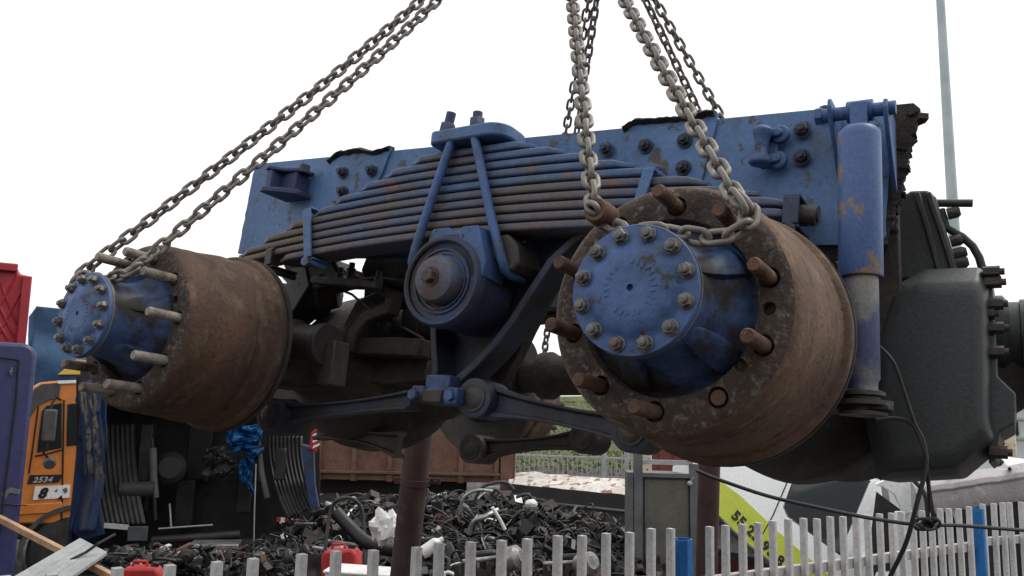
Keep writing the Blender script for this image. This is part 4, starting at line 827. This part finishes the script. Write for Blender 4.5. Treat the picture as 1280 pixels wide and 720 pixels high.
# ------------------------------------------------------------------ scrap heap
hp = MB()
def hh(x, y):
    t = max(0, min(1, (y - 5.6) / 3.)); edge = max(0, min(1, (x + 2.7) / .9)) * max(0, min(1, (1.75 - x) / .4))
    return (.90 + .72 * t * (.88 + .12 * math.exp(-(x + .3) ** 2)) - .16 * max(0, y - 8.) - .22 * max(0, x - .1) * t + .10 * noise.noise(Vector((x * 1.6, y * 1.6, 0)))) * (.55 + .45 * edge)
hp.mi = 0
hp.grid(lambda u, v: (-2.9 + 4.7 * u, 5.0 + 5.2 * v, hh(-2.9 + 4.7 * u, 5.0 + 5.2 * v) - .12), 40, 40)
hp.grid(lambda u, v: (-2.9 + 4.7 * u, 5.0 - .05 * v, (hh(-2.9 + 4.7 * u, 5.0) - .12) * (1 - v)), 40, 2)
def rv(s): return Vector((rnd.uniform(-s, s), rnd.uniform(-s, s), rnd.uniform(-s, s)))
for i in range(5200):
    x = rnd.uniform(-2.6, 1.65); y = 5.1 + 4.7 * rnd.random(); z = hh(x, y) + rnd.uniform(-.10, .06); p = Vector((x, y, z)); k = rnd.random()
    hp.mi = rnd.choices((0, 1, 2, 3, 4, 5), (8, 4, .75, 1.2, .5, .12))[0]
    if k < .40:
        a = rnd.uniform(0, 6.28); d = Vector((math.cos(a), math.sin(a), rnd.uniform(-.3, .4))); ln = rnd.uniform(.10, .34); c_ = rv(.07) + Vector((0, 0, rnd.uniform(-.02, .07)))
        hp.tube([p + d * ln * (t - .5) + c_ * math.sin(t * math.pi) for t in (0, .17, .34, .5, .67, .84, 1)], rnd.choice((.004, .006, .008, .010, .015)), 6)
    elif k < .68:
        Rm = Matrix.Rotation(rnd.uniform(0, 3), 4, rv(1).normalized()); s_ = rnd.uniform(.03, .11); hp.box(p, (s_ * rnd.uniform(.6, 1.6), s_, s_ * rnd.uniform(.3, 1)), Rm)
    elif k < .84:
        ax = rv(1).normalized(); r = rnd.uniform(.015, .06); hp.lathe([(0, r * .7), (.01, r), (r * .5, r), (r * .5, r * .6), (r * .9, r * .55)], p, ax, 14)
    elif k < .93:
        ax = rv(1).normalized(); u = ax.orthogonal().normalized(); v = ax.cross(u); r = rnd.uniform(.03, .09)
        hp.tube([p + (u * math.cos(a) + v * math.sin(a)) * r for a in [R_(24 * j) for j in range(15)]], rnd.choice((.004, .006, .008)), 5, True)
    else:
        Rm = Matrix.Rotation(rnd.uniform(0, 3), 4, rv(1).normalized()); hp.box(p, (rnd.uniform(.05, .16), rnd.uniform(.04, .12), .006), Rm)
tag(hp.build('scrap_heap', ['h_black', 'h_dark', 'h_alu', 'h_grey', 'h_rust', 'white']), 'heap of tangled hoses, wires and oily engine scrap', 'scrap', None, 'stuff')
def engine(px, py, d, yaw, label, s=1.):
    p = P(px, py, d); e = empty('scrap_engine', frame(p, yaw, rnd.uniform(-12, 12), rnd.uniform(-15, 15)), label, 'engine', 'scrap engines in the heap')
    b = MB(); b.loft([[(x * s, y * s, z * s) for x, y in ((-w1, -.2), (w1, -.2), (w1, .2), (-w1, .2))] for z, w1 in ((-.28, .20), (-.1, .24), (.1, .24), (.12, .2))]); b.build('block', 'h_dark', e, bevel=.02)
    b = MB(); b.tube([(-.2 * s, -.26 * s, .12 * s), (.2 * s, -.26 * s, .12 * s)], .024 * s, 10)
    for k in range(4): b.tube([((-.15 + .1 * k) * s, -.19 * s, .04 * s), ((-.15 + .1 * k) * s, -.25 * s, .06 * s), ((-.15 + .1 * k) * s, -.26 * s, .12 * s)], .018 * s, 8)
    b.build('manifold', 'h_alu', e)
    b = MB(); b.box((0, 0, .165 * s), (.36 * s, .18 * s, .09 * s)); b.build('rocker_cover', 'h_black', e, bevel=.02)
    for cx, cz, r in ((-.08, -.12, .1), (.12, .0, .06)):
        b = MB(); b.lathe([(0, r * .3), (.0, r), (.012, r), (.02, r * .85), (.03, r), (.045, r), (.045, r * .5), (.03, r * .3)], (cx * s, -.22 * s, cz * s), (0, -1, 0), 24); b.build('pulley', 'h_dark', e)
    b = MB(); b.lathe([(0, .05), (.02, .07), (.12, .07), (.15, .04)], (.18 * s, -.24 * s, .08 * s), (.6, -.5, .1), 18); b.build('alternator', 'h_alu', e)
engine(600, 716, 5.0, 10, 'oily engine with round pulleys between the leaning pipe and the heap middle', .6)
engine(712, 718, 5.3, -20, 'oily engine at the end of the heap next to the grey cabinet', .6)
engine(425, 700, 5.4, -35, 'dark engine beside the red can and grey hoop of tube', .55)
def hose(pts, r, mt, label, cat='hose'):
    b = MB(); b.tube(smooth([P(*q) for q in pts], 7), r, 10); return tag(b.build('hose' if cat == 'hose' else 'bar', mt), label, cat, 'loose hoses on the scrap heap' if cat == 'hose' else None)
hose(((405, 700, 5.2), (413, 640, 5.3), (425, 624, 5.3), (445, 626, 5.3), (454, 650, 5.3), (456, 720, 5.2)), .012, 'h_grey', 'grey bent hoop of tube standing over the thick black hose')
hose(((420, 640, 5.0), (440, 662, 4.95), (462, 680, 4.9), (500, 690, 4.9)), .04, 'h_black', 'thick black corrugated hose beside the white plastic bag')
hose(((592, 630, 6.5), (600, 612, 6.5), (612, 605, 6.5), (632, 603, 6.5), (642, 612, 6.5)), .014, 'h_grey', 'curved grey hose on top of the scrap heap')
hose(((575, 640, 6.2), (580, 622, 6.2), (596, 613, 6.2), (615, 614, 6.3)), .013, 'h_alu', 'pale arched hose below the curved one on the scrap heap')
hose(((586, 668, 6.), (592, 652, 6.), (606, 646, 6.), (622, 637, 6.1)), .017, 'h_alu', 'silvery bent pipe lying across the middle of the heap')
hose(((615, 634, 6.), (624, 648, 6.), (631, 662, 6.)), .013, 'white', 'short bright rod crossing the silvery bent pipe')
hose(((645, 622, 6.6), (660, 618, 6.6), (668, 630, 6.6)), .012, 'h_grey', 'small grey hose loop beside the white cap')
# loose pale things on the heap
def blob(px, py, d, sx, sy, sz, seed, mt, name, label, cat, amp=.35):
    b = MB(); n1, n2 = 26, 16
    def f(u, v):
        a = 2 * math.pi * u; t = math.pi * v; q = Vector((math.sin(t) * math.cos(a), math.sin(t) * math.sin(a), math.cos(t)))
        r = 1 + amp * noise.turbulence(q * 1.7 + Vector((seed, 0, 0)), 3, True) - amp * .5
        return (q.x * sx * r, q.y * sy * r, q.z * sz * r)
    b.grid(f, n1, n2); return tag(b.build(name, mt, Mw=Matrix.Translation(P(px, py, d)), ang=30), label, cat)
blob(482, 660, 4.75, .085, .06, .095, 3, 'white', 'plastic_bag', 'crumpled white plastic bag beside the leaning brown pipe', 'bag', .8)
blob(664, 630, 6.3, .05, .04, .035, 9, 'white', 'bucket_piece', 'white plastic bucket piece on top of the heap near the small hose loop', 'plastic piece', .3)
def bottle(px, py, d, tilt, label):
    b = MB(); b.lathe([(0, .03), (.004, .036), (.10, .036), (.125, .016), (.145, .016), (.147, .0)], (0, 0, 0), (math.cos(tilt), .2, math.sin(tilt)), 18); tag(b.build('bottle', 'white', Mw=Matrix.Translation(P(px, py, d))), label, 'bottle')
bottle(527, 692, 4.7, .6, 'white plastic bottle tipped over at the foot of the scrap heap')
blob(637, 688, 5.0, .02, .02, .02, 5, 'white', 'bucket_piece', 'tiny white plastic shard between two fence pales', 'plastic piece', .3)
# red cans
def can(px, py, d, yaw, label):
    F = frame(P(px, py, d), yaw, 0, rnd.uniform(-6, 6)); F = F @ Matrix.Scale(.78, 4); e = empty('fuel_can', F, label, 'can', 'red plastic cans')
    b = MB(); b.loft([[(x, y, z) for x, y in ((-w1, -.07), (w1, -.07), (w1, .07), (-w1, .07))] for z, w1 in ((-.22, .13), (.0, .13), (.045, .10))]); b.build('body', 'canred', e, bevel=.02)
    b = MB(); b.tube([(-.07, 0, .04), (-.06, 0, .075), (.02, 0, .075), (.03, 0, .04)], .012, 8); b.build('handle', 'canred', e)
    b = MB(); b.lathe([(0, .025), (.03, .025), (.032, .02)], (.075, 0, .04), (.3, 0, 1), 16); b.build('cap', 'ink', e)
can(178, 716, 4.4, 6, 'red plastic can in front of the wrecked blue cab'); can(427, 694, 4.5, -10, 'red plastic can above the flat white carton lid')
F = frame(P(452, 716, 4.2), -4, 0, 2); b = MB(); b.box((0, 0, -.02), (.32, .2, .05)); b.box((0, 0, .012), (.34, .22, .015)); tag(b.build('white_box', 'white', Mw=F, bevel=.006), 'flat white carton lid below the red can', 'carton')
# ------------------------------------------------------------------ violet-blue truck cab and red body at the left
F = frame(P(20, 580, 5.2), 34); F.translation.z = 0
def C(px, py, y=0.): return on(F, px, py, 'Y', y)
e = empty('truck_cab', F, 'violet blue truck cab with rounded corner and door seam beside the orange cab', 'truck cab')
tr_ = C(48, 430); x1 = tr_.x; zt = tr_.z; z0 = .55; x0 = x1 - 2.2
prf = [(x0, z0), (x1, z0)] + [(x1 - .09 + .09 * math.cos(R_(a)), zt - .09 + .09 * math.sin(R_(a))) for a in range(0, 91, 15)] + [(x0 + .1, zt), (x0, zt - .1)]
b = MB(); b.prism([(x, 0, z) for x, z in prf], (0, 1.7, 0)); b.build('body', 'purple', e, bevel=.025)
pts = [C(x, y, -.004) for x, y in ((-60, 436), (-5, 446), (23, 450), (20, 500), (6, 612), (-8, 720), (-20, 820))]
b = MB(); b.tube(pts, .006, 6); b.build('door_seam', 'ink', e)
b = MB(); b.box(C(14, 464, -.012), (.012, .03, .05)); b.cyl(C(14, 464, -.0), C(14, 464, -.03), .012, n=10); b.build('door_catch', 'frame_grey', e)
b = MB(); b.tube([C(-20, 634, -.004), C(5, 630, -.004), C(34, 632, -.004)], .004, 6); b.build('panel_seam', 'ink', e)
b = MB(); b.box((x0 + 1.1, -.03, z0 + .05), (2.24, .1, .22)); b.build('sill', 'dark', e, bevel=.02)
for x in (x0 + .5, x1 - .55): wheel_obj(e, (x, .3, .48), (0, 1, 0), .48, .3)
b = MB(); b.prism([C(x, y, -.003) for x, y in ((2, 618), (12, 609), (27, 612), (24, 618), (12, 616), (6, 624))], (0, -.002, 0)); b.build('scratch', 'frame_grey', e)
F = frame(P(20, 400, 7.2), 34); F.translation.z = 0
e = empty('red_tipper', F, 'red ribbed tipper body rising behind the violet blue cab', 'tipper body')
R2 = lambda px, py, y=0.: on(F, px, py, 'Y', y)
q = [R2(x, y) for x, y in ((-160, 318), (22, 334), (25, 342), (37, 345), (28, 445), (20, 520), (-160, 520))]
b = MB(); b.prism(q, (0, 2.3, 0)); b.build('body', 'red', e, bevel=.02)
b = MB(); b.loft([[p + Vector((dx, dy, 0)) for dx, dy in ((-.06, 0), (.012, 0), (.012, -.05), (-.06, -.05))] for p in (R2(38, 346), R2(28, 446))]); b.build('corner_post', 'red', e, bevel=.01)
b = MB(); b.loft([[p + Vector((0, dy, dz)) for dy, dz in ((0, -.04), (0, .03), (-.06, .03), (-.06, -.04))] for p in (R2(-160, 319), R2(22, 335))]); b.build('top_rail', 'red', e, bevel=.01)
for xa, ya, xb, yb in ((33, 352, 0, 415), (0, 352, 26, 420), (0, 385, 20, 426), (-40, 340, 10, 424), (20, 345, -20, 420)):
    a = R2(xa, ya, -.003); c = R2(xb, yb, -.003); n_ = Vector((0, 0, .03)); b = MB(); b.loft([[p - n_, p + Vector((0, -.010, 0)), p + n_] for p in (a, c)]); b.build('pressed_rib', 'red', e)
b = MB(); b.box((q[3].x - 1.4, 1.1, q[5].z - .16), (2., 1.2, .3)); b.build('chassis_beam', 'dark', e)
for x in (q[3].x - 1., q[3].x - 2.3): wheel_obj(e, (x, .5, .5), (0, 1, 0), .5, .32)
# blue tarpaulin trailer
F = frame(P(75, 430, 16), 30); F.translation.z = 0
e = empty('tarpaulin_trailer', F, 'trailer under a creased blue tarpaulin behind the orange cab', 'trailer')
B2 = lambda px, py, y=0.: on(F, px, py, 'Y', y)
a = B2(45, 383); c = B2(44, 478); x0, zt, zb = a.x, a.z, c.z - .1; x1 = x0 + 2.5
def tf(u, v):
    x = x0 + (x1 - x0) * u; z = zb + (zt - zb) * v - .08 * u
    return (x, -.04 + .07 * math.sin(z * 5.5 + x * 1.2 + 1.5 * noise.noise(Vector((x * 1.3, z, 0)))) * (1 - v * .5), z)
b = MB(); b.grid(tf, 50, 50); b.build('tarpaulin', 'tarp', e, solid=.01)
b = MB(); b.box(((x0 + x1) / 2 + .02, 3.05, (zb + zt) / 2 - .08), (x1 - x0, 5.9, zt - zb - .05)); b.build('load_box', 'tarp', e, bevel=.05)
b = MB(); b.prism([B2(x, y, -.0) for x, y in ((36, 396), (45, 384), (44, 440), (36, 450))], (0, 5., 0)); b.build('end_flap', 'tarp', e)
b = MB(); b.prism([B2(x, y, -.16) for x, y in ((72, 468), (96, 449), (125, 452), (125, 468))], (0, .03, 0)); b.build('yellow_patch', 'yellow', e)
b = MB(); b.box(((x0 + x1) / 2, 3, zb - .15), (x1 - x0, 6, .3)); b.build('chassis_beam', 'dark', e)
for y in (1., 4.5):
    for x in (x0 + .3, x1 - .3): wheel_obj(e, (x, y, .5), (1, 0, 0), .5, .32)
b = MB(); b.box(((x0 + x1) / 2, 3, (zb - .3) / 2 + .3), (1., 4, zb - .7)); b.build('running_gear', 'dark', e)
# orange truck cab
F = frame(P(80, 560, 12), 31); F.translation.z = 0
O = lambda px, py, y=0.: on(F, px, py, 'Y', y)
e = empty('orange_truck', F, 'orange truck cab with side windows, mirror and number plate behind the wrecked blue cab', 'truck')
def opr(pix, y, dep, name, mt, bev=.01, par=None):
    b = MB(); b.prism([O(x, yy, y) for x, yy in pix], (0, dep, 0)); return b.build(name, mt, par or e, bevel=bev)
opr(((14, 560), (24, 520), (42, 484), (50, 478), (70, 476), (150, 474), (150, 655), (14, 655)), 0, 2.2, 'cab_body', 'orange', .03)
opr(((26, 520), (43, 486), (52, 480), (76, 478), (74, 498), (62, 500), (46, 508), (34, 528)), -.02, .03, 'visor_panel', 'plastic', .008)
wo = opr(((46, 566), (52, 514), (58, 507), (78, 503), (77, 560)), -.012, .02, 'door_window', 'glass', .01)
opr(((83, 558), (84, 505), (102, 503), (102, 556)), -.012, .02, 'rear_window', 'glass', .01)
opr(((72, 476), (150, 473), (150, 477), (72, 480)), -.03, .03, 'roof_edge', 'white', .004)
for pts in (((80, 500), (79, 562), (77, 650)), ((44, 570), (60, 567), (78, 562)), ((36, 592), (40, 566), (48, 508))):
    b = MB(); b.tube([O(x, y, -.004) for x, y in pts], .012, 6); b.build('door_seam', 'ink', e)
mb = MB(); p = O(62, 532, -.22); mb.box(p, (.17, .07, .46)); mo = mb.build('mirror', 'plastic', e, bevel=.03)
b = MB(); b.tube([O(76, 500, -.02), O(70, 496, -.18), p + Vector((0, .02, .3)), p + Vector((0, .02, -.32)), O(54, 566, -.1), O(60, 572, -.02)], .016, 8); b.build('mirror_arm', 'ink', mo)
b = MB(); b.lathe([(0, .06), (.05, .085), (.1, .06)], O(62, 578, -.2), (0, -1, -.2), 20); b.build('kerb_mirror', 'plastic', e)
opr(((34, 605), (37, 594), (79, 593), (73, 603)), -.015, .015, 'badge_strip', 'ink', 0)
def otext(s, px, py, size, mt, y, sh, name, bold=0.):
    p = O(px, py, y); m_ = Matrix(((1, 0, 0), (0, 0, -1), (0, 1, 0))).to_4x4(); m_.translation = p; textmesh(s, size, mt, name, e, m_, .001, sh, bold, 1.15)
otext('2534', 41, 603, .105, 'galv', -.018, .3, 'model_number', .004)
opr(((41, 625), (44, 608), (88, 606), (87, 622)), -.015, .015, 'number_plate', 'white', 0)
otext('8', 47, 622.5, .19, 'ink', -.018, .3, 'plate_print', .012)
for pix in (((68, 614), (72, 611), (71, 615)), ((71, 624), (77, 619), (78, 622), (74, 624.5)), ((78, 612), (83, 609), (85, 614), (81, 617))): opr(pix, -.018, .003, 'plate_mark', 'ink' if pix[0][0] != 78 else 'frame_grey', 0)
opr(((14, 632), (78, 628), (78, 640), (14, 644)), -.02, .02, 'side_step', 'orange', .006)
b = MB(); c = O(88, 690, 0); b.lathe([(-.04, .60), (-.04, .66), (.3, .66), (.3, .60)], c, (0, 1, 0), 40, (False, False)); b.build('wheel_arch', 'plastic', e)
wheel_obj(e, c + Vector((0, .16, 0)), (0, 1, 0), .55, .32)
b = MB(); b.box((O(40, 680).x, 1.1, .75), (1.1, 2.1, .5)); b.build('lower_bumper', 'dark', e, bevel=.03)
# ------------------------------------------------------------------ wrecked blue cab lying with its wheel arches towards the fence
F = frame(P(245, 600, 7.6), 12); base_z = 0
K = lambda px, py, y=0.: on(F, px, py, 'Y', y)
e = empty('wrecked_cab', F, 'gutted dark blue cab wreck with two ribbed wheel arches and a blue film inside', 'cab wreck')
def kp(pix, y, dep, name, mt, bev=.006, par=None):
    b = MB(); b.prism([K(x, yy, y) for x, yy in pix], (0, dep, 0)); return b.build(name, mt, par or e, bevel=bev)
kp(((95, 470), (400, 470), (400, 720), (95, 720)), 1.0, .05, 'back_wall', 'h_dark')
kp(((100, 455), (400, 455), (400, 500), (100, 496)), -.05, 1.1, 'floor_beam', 'dark')
# torn left skin
def ls(u, v):
    px = 98 + 30 * u + 7 * math.sin(v * 3) - 10 * (1 - v) ** 2 + 3 * noise.noise(Vector((u * 3, v * 5, 1))); py = 665 - 190 * v
    p = K(px, py, -.02 + .06 * math.sin(u * 7 + v * 2) - .1 * u); return p
b = MB(); b.grid(ls, 14, 40); b.build('torn_side_skin', 'cab_blue', e, solid=.012)
kp(((85, 660), (98, 560), (110, 540), (114, 600), (130, 668), (104, 676)), .0, .05, 'side_skin', 'cab_blue')
for y_ in (500, 545, 590, 640): b = MB(); b.box(K(116, y_, .5), (.06, .9, .05)); b.build('side_stringer', 'dark', e)
b = MB(); b.box(K(114, 590, .55), (.03, 1.0, 1.5)); b.build('side_wall', 'cab_blue', e)
for j in range(7):
    x_ = 99 + 3.6 * j; b = MB(); pts_ = [K(x_ + 5 * noise.noise(Vector((j, k * .6, 0))) + 1.2 * k, 488 + 13 * k, -.14 - .01 * j + .03 * noise.noise(Vector((k * .8, j, 2)))) for k in range(9 + (j * 5) % 5)]
    b.loft([[p + Vector((-.012, 0, 0)), p + Vector((.012, -.006, 0)), p + Vector((.012, .0, 0)), p + Vector((-.012, .006, 0))] for p in pts_]); b.build('torn_strip', 'torn_tan' if j % 3 else 'cab_blue', e)
# wheel arches
def arch(px0, px1, py0, py1, flip):
    def f(u, v):
        s_ = v; lean = (14 if not flip else 26) * (1 - s_) ** 2.2
        px = px0 + (px1 - px0) * u + lean * (1 if True else -1); py = py1 + (py0 - py1) * s_
        p = K(px, py, .08 + .42 * math.sin(min(1, s_ * 1.05) * math.pi * .55) ** 1.3)
        return p + Vector((0, .012 * math.cos(u * 2 * math.pi * 9), 0))
    b = MB(); b.grid(f, 110, 30); o_ = b.build('wheel_arch', 'plastic', e, solid=.01)
    r = MB(); a_ = K(px0 + 12, py1 + 1, .06); c_ = K(px1 + 16, py1 + 6, .06)
    for j in range(6):
        rr = MB(); p0_ = a_ + (c_ - a_) * (j / 6) * .62; p1_ = a_ + (c_ - a_) * ((j + .98) / 6) * .62; n_ = Vector((0, 0, .022)); rr.prism([p0_ - n_, p1_ - n_, p1_ + n_, p0_ + n_], (0, -.012, 0)); rr.build('reflector', 'canred' if (j % 2 == 0 and flip) or j < 1 else 'white', o_)
    m_ = MB(); m_.box(K(px1 + 4, py1 + 12, .05), (.17, .02, .13)); m_.build('mud_flap', 'frame_grey', o_, bevel=.008)
arch(112, 168, 530, 655, False); arch(334, 378, 545, 648, True)
kp(((376, 556), (392, 560), (394, 610), (402, 652), (392, 660), (382, 606)), -.01, .35, 'blue_skin', 'cab_blue')
kp(((389, 540), (398, 534), (402, 540), (396, 566), (386, 560)), -.02, .02, 'reflector_flap', 'canred')
for j in range(3): kp(((391 + j * .3, 543 + j * 7), (400, 540 + j * 7), (399, 543 + j * 7), (390.5, 546.5 + j * 7)), -.024, .003, 'reflector_bar', 'white', 0)
def rodk(pts, r, mt, name):
    b = MB(); b.tube([K(*q) for q in pts], r, 10); b.build(name, mt, e)
rodk(((191, 560, .3), (192, 600, .3), (194, 622, .3)), .035, 'frame_grey', 'damper'); rodk(((190, 548, .3), (194, 650, .3)), .016, 'h_dark', 'damper_rod')
rodk(((322, 552, .2), (327, 590, .2), (334, 622, .2)), .028, 'frame_grey', 'damper'); rodk(((320, 580, .0), (318, 640, .0), (317, 700, -.05)), .006, 'galv', 'thin_rod')
rodk(((198, 661, .1), (266, 656, .1)), .008, 'galv', 'cross_rod'); rodk(((190, 676, .1), (300, 668, .1)), .04, 'h_dark', 'cross_tube'); rodk(((180, 690, .2), (390, 676, .2)), .06, 'dark', 'cross_tube')
rodk(((212, 630, .5), (214, 660, .4)), .01, 'galv', 'thin_rod')
b = MB(); b.lathe([(0, .05), (.03, .13), (.1, .15), (.14, .1)], K(215, 585, .5), (0, -1, .1), 24); b.build('air_vessel', 'h_dark', e)
b = MB(); b.lathe([(-.1, .07), (.2, .07)], K(165, 612, .28), (1, 0, .05), 18); b.build('step_roll', 'plastic', e)
for pix, y, mt in (((178, 530, 184, 640), .5, 'h_dark'), ((300, 560, 312, 640), .6, 'h_dark'), ((222, 600, 240, 660), .7, 'h_dark'), ((240, 500, 262, 600), .8, 'h_black'), ((345, 560, 356, 600), .2, 'h_dark')):
    b = MB(); a = K(pix[0], pix[1], y); c = K(pix[2], pix[3], y); b.box((a + c) / 2, (abs(c.x - a.x), .12, abs(c.z - a.z))); b.build('inner_member', mt, e, bevel=.01)
def film(pix, y, amp, seed, mt, name):
    (ax, ay), (bx, by), (cx, cy), (dx, dy) = pix
    def f(u, v):
        px = (ax * (1 - u) + bx * u) * (1 - v) + (dx * (1 - u) + cx * u) * v; py = (ay * (1 - u) + by * u) * (1 - v) + (dy * (1 - u) + cy * u) * v
        q_ = Vector((u * 3 + seed, v * 3, seed)); t_ = noise.turbulence(q_, 3, True)
        return K(px + 14 * (noise.noise(q_ * .8)), py + 14 * noise.noise(q_ * .8 + Vector((7, 0, 0))), y - amp * t_)
    b = MB(); b.grid(f, 34, 30); return b.build(name, mt, e, solid=.004, ang=12)
film(((268, 530), (325, 528), (326, 574), (284, 566)), .18, .25, 3., 'crumple', 'blue_film'); film(((300, 560), (324, 560), (318, 625), (308, 600)), .22, .15, 8., 'crumple', 'blue_film')
film(((258, 560), (288, 556), (292, 598), (248, 600)), .26, .15, 5., 'h_grey', 'torn_lining')
b = MB(); p = K(268, 702, -.1); b.box(p, (.42, .3, .34))
for k in range(6): b.box(p + Vector((-.18 + .07 * k, -.16, 0)), (.018, .03, .3))
b.lathe([(0, .1), (.06, .1), (.08, .05)], p + Vector((.12, -.16, -.08)), (0, -1, 0), 18); tag(b.build('gearbox_case', 'h_alu', Mw=F, bevel=.01), 'ribbed aluminium gearbox case under the wrecked blue cab', 'gearbox')
hp = MB()
for i in range(1100):
    px = rnd.uniform(130, 410); py = rnd.uniform(688, 742); p = P(px, py, rnd.uniform(5.6, 7.2)); hp.mi = rnd.choices((0, 1, 2, 3, 4, 5), (7, 4, .7, 1.2, .8, .1))[0]; k = rnd.random()
    if k < .5: a = rnd.uniform(0, 6.28); d = Vector((math.cos(a), math.sin(a), rnd.uniform(-.3, .3))); ln = rnd.uniform(.1, .3); c_ = rv(.07); hp.tube([p + d * ln * (t - .5) + c_ * math.sin(t * 3.14) for t in (0, .25, .5, .75, 1)], rnd.choice((.005, .008, .013)), 6)
    elif k < .8: Rm = Matrix.Rotation(rnd.uniform(0, 3), 4, rv(1).normalized()); s_ = rnd.uniform(.02, .075); hp.box(p, (s_ * rnd.uniform(.6, 2.), s_, s_ * rnd.uniform(.2, 1)), Rm)
    else: r = rnd.uniform(.02, .055); hp.lathe([(0, r * .7), (.01, r), (r * .6, r), (r, r * .5)], p, rv(1).normalized(), 14)
hp.mi = 0
hp.grid(lambda u, v: P(100 + 330 * u, 720 + 4 * noise.noise(Vector((u * 9, v * 9, 0))), 7.6 - 2.2 * v) - Vector((0, 0, .12)), 12, 8)
hp.grid(lambda u, v: (lambda q_: (q_.x, q_.y, (q_.z - .12) * (1 - v)))(P(100 + 330 * u, 720, 5.4)), 12, 2)
tag(hp.build('scrap_litter', ['h_black', 'h_dark', 'h_alu', 'h_grey', 'h_rust', 'white']), 'low litter of oily vehicle scrap under the wrecked blue cab', 'scrap', None, 'stuff')
# planked board and timber
e = empty('board_panel', Matrix.Translation(P(75, 735, 4.6)), 'grey planked board lying tilted over the timber at the fence corner', 'board')
inv = e.matrix_world.inverted(); q0, q1, q2, q3 = P(14, 722, 4.2), P(100, 672, 4.9), P(134, 690, 4.7), P(70, 734, 4.1)
for k in range(3):
    a = inv @ (q0 + (q3 - q0) * (k / 3 + .006)); c = inv @ (q1 + (q2 - q1) * (k / 3 + .006)); a2 = inv @ (q0 + (q3 - q0) * ((k + 1) / 3 - .006)); c2 = inv @ (q1 + (q2 - q1) * ((k + 1) / 3 - .006))
    b = MB(); b.prism([a, c, c2, a2], (0, 0, -.02)); b.build('plank', 'board', e, bevel=.002)
b = MB(); b.tube([inv @ P(*q_) for q_ in ((88, 700, 4.52), (108, 690, 4.6), (122, 680, 4.6), (144, 668, 4.7))], .008, 6); b.build('bent_wire', 'ink', e)
a = P(22, 660, 5.0); c = P(150, 726, 4.5); dr = (c - a).normalized(); sd_ = dr.cross(Vector((0, 0, 1))).normalized() * .018; up_ = sd_.cross(dr).normalized() * .018
b = MB(); b.loft([[p + sd_ + up_, p - sd_ + up_, p - sd_ - up_, p + sd_ - up_] for p in (a - dr * .4, c + dr * .3)]); tag(b.build('timber_beam', 'wood', bevel=.003), 'raw timber beam running under the grey planked board', 'beam')
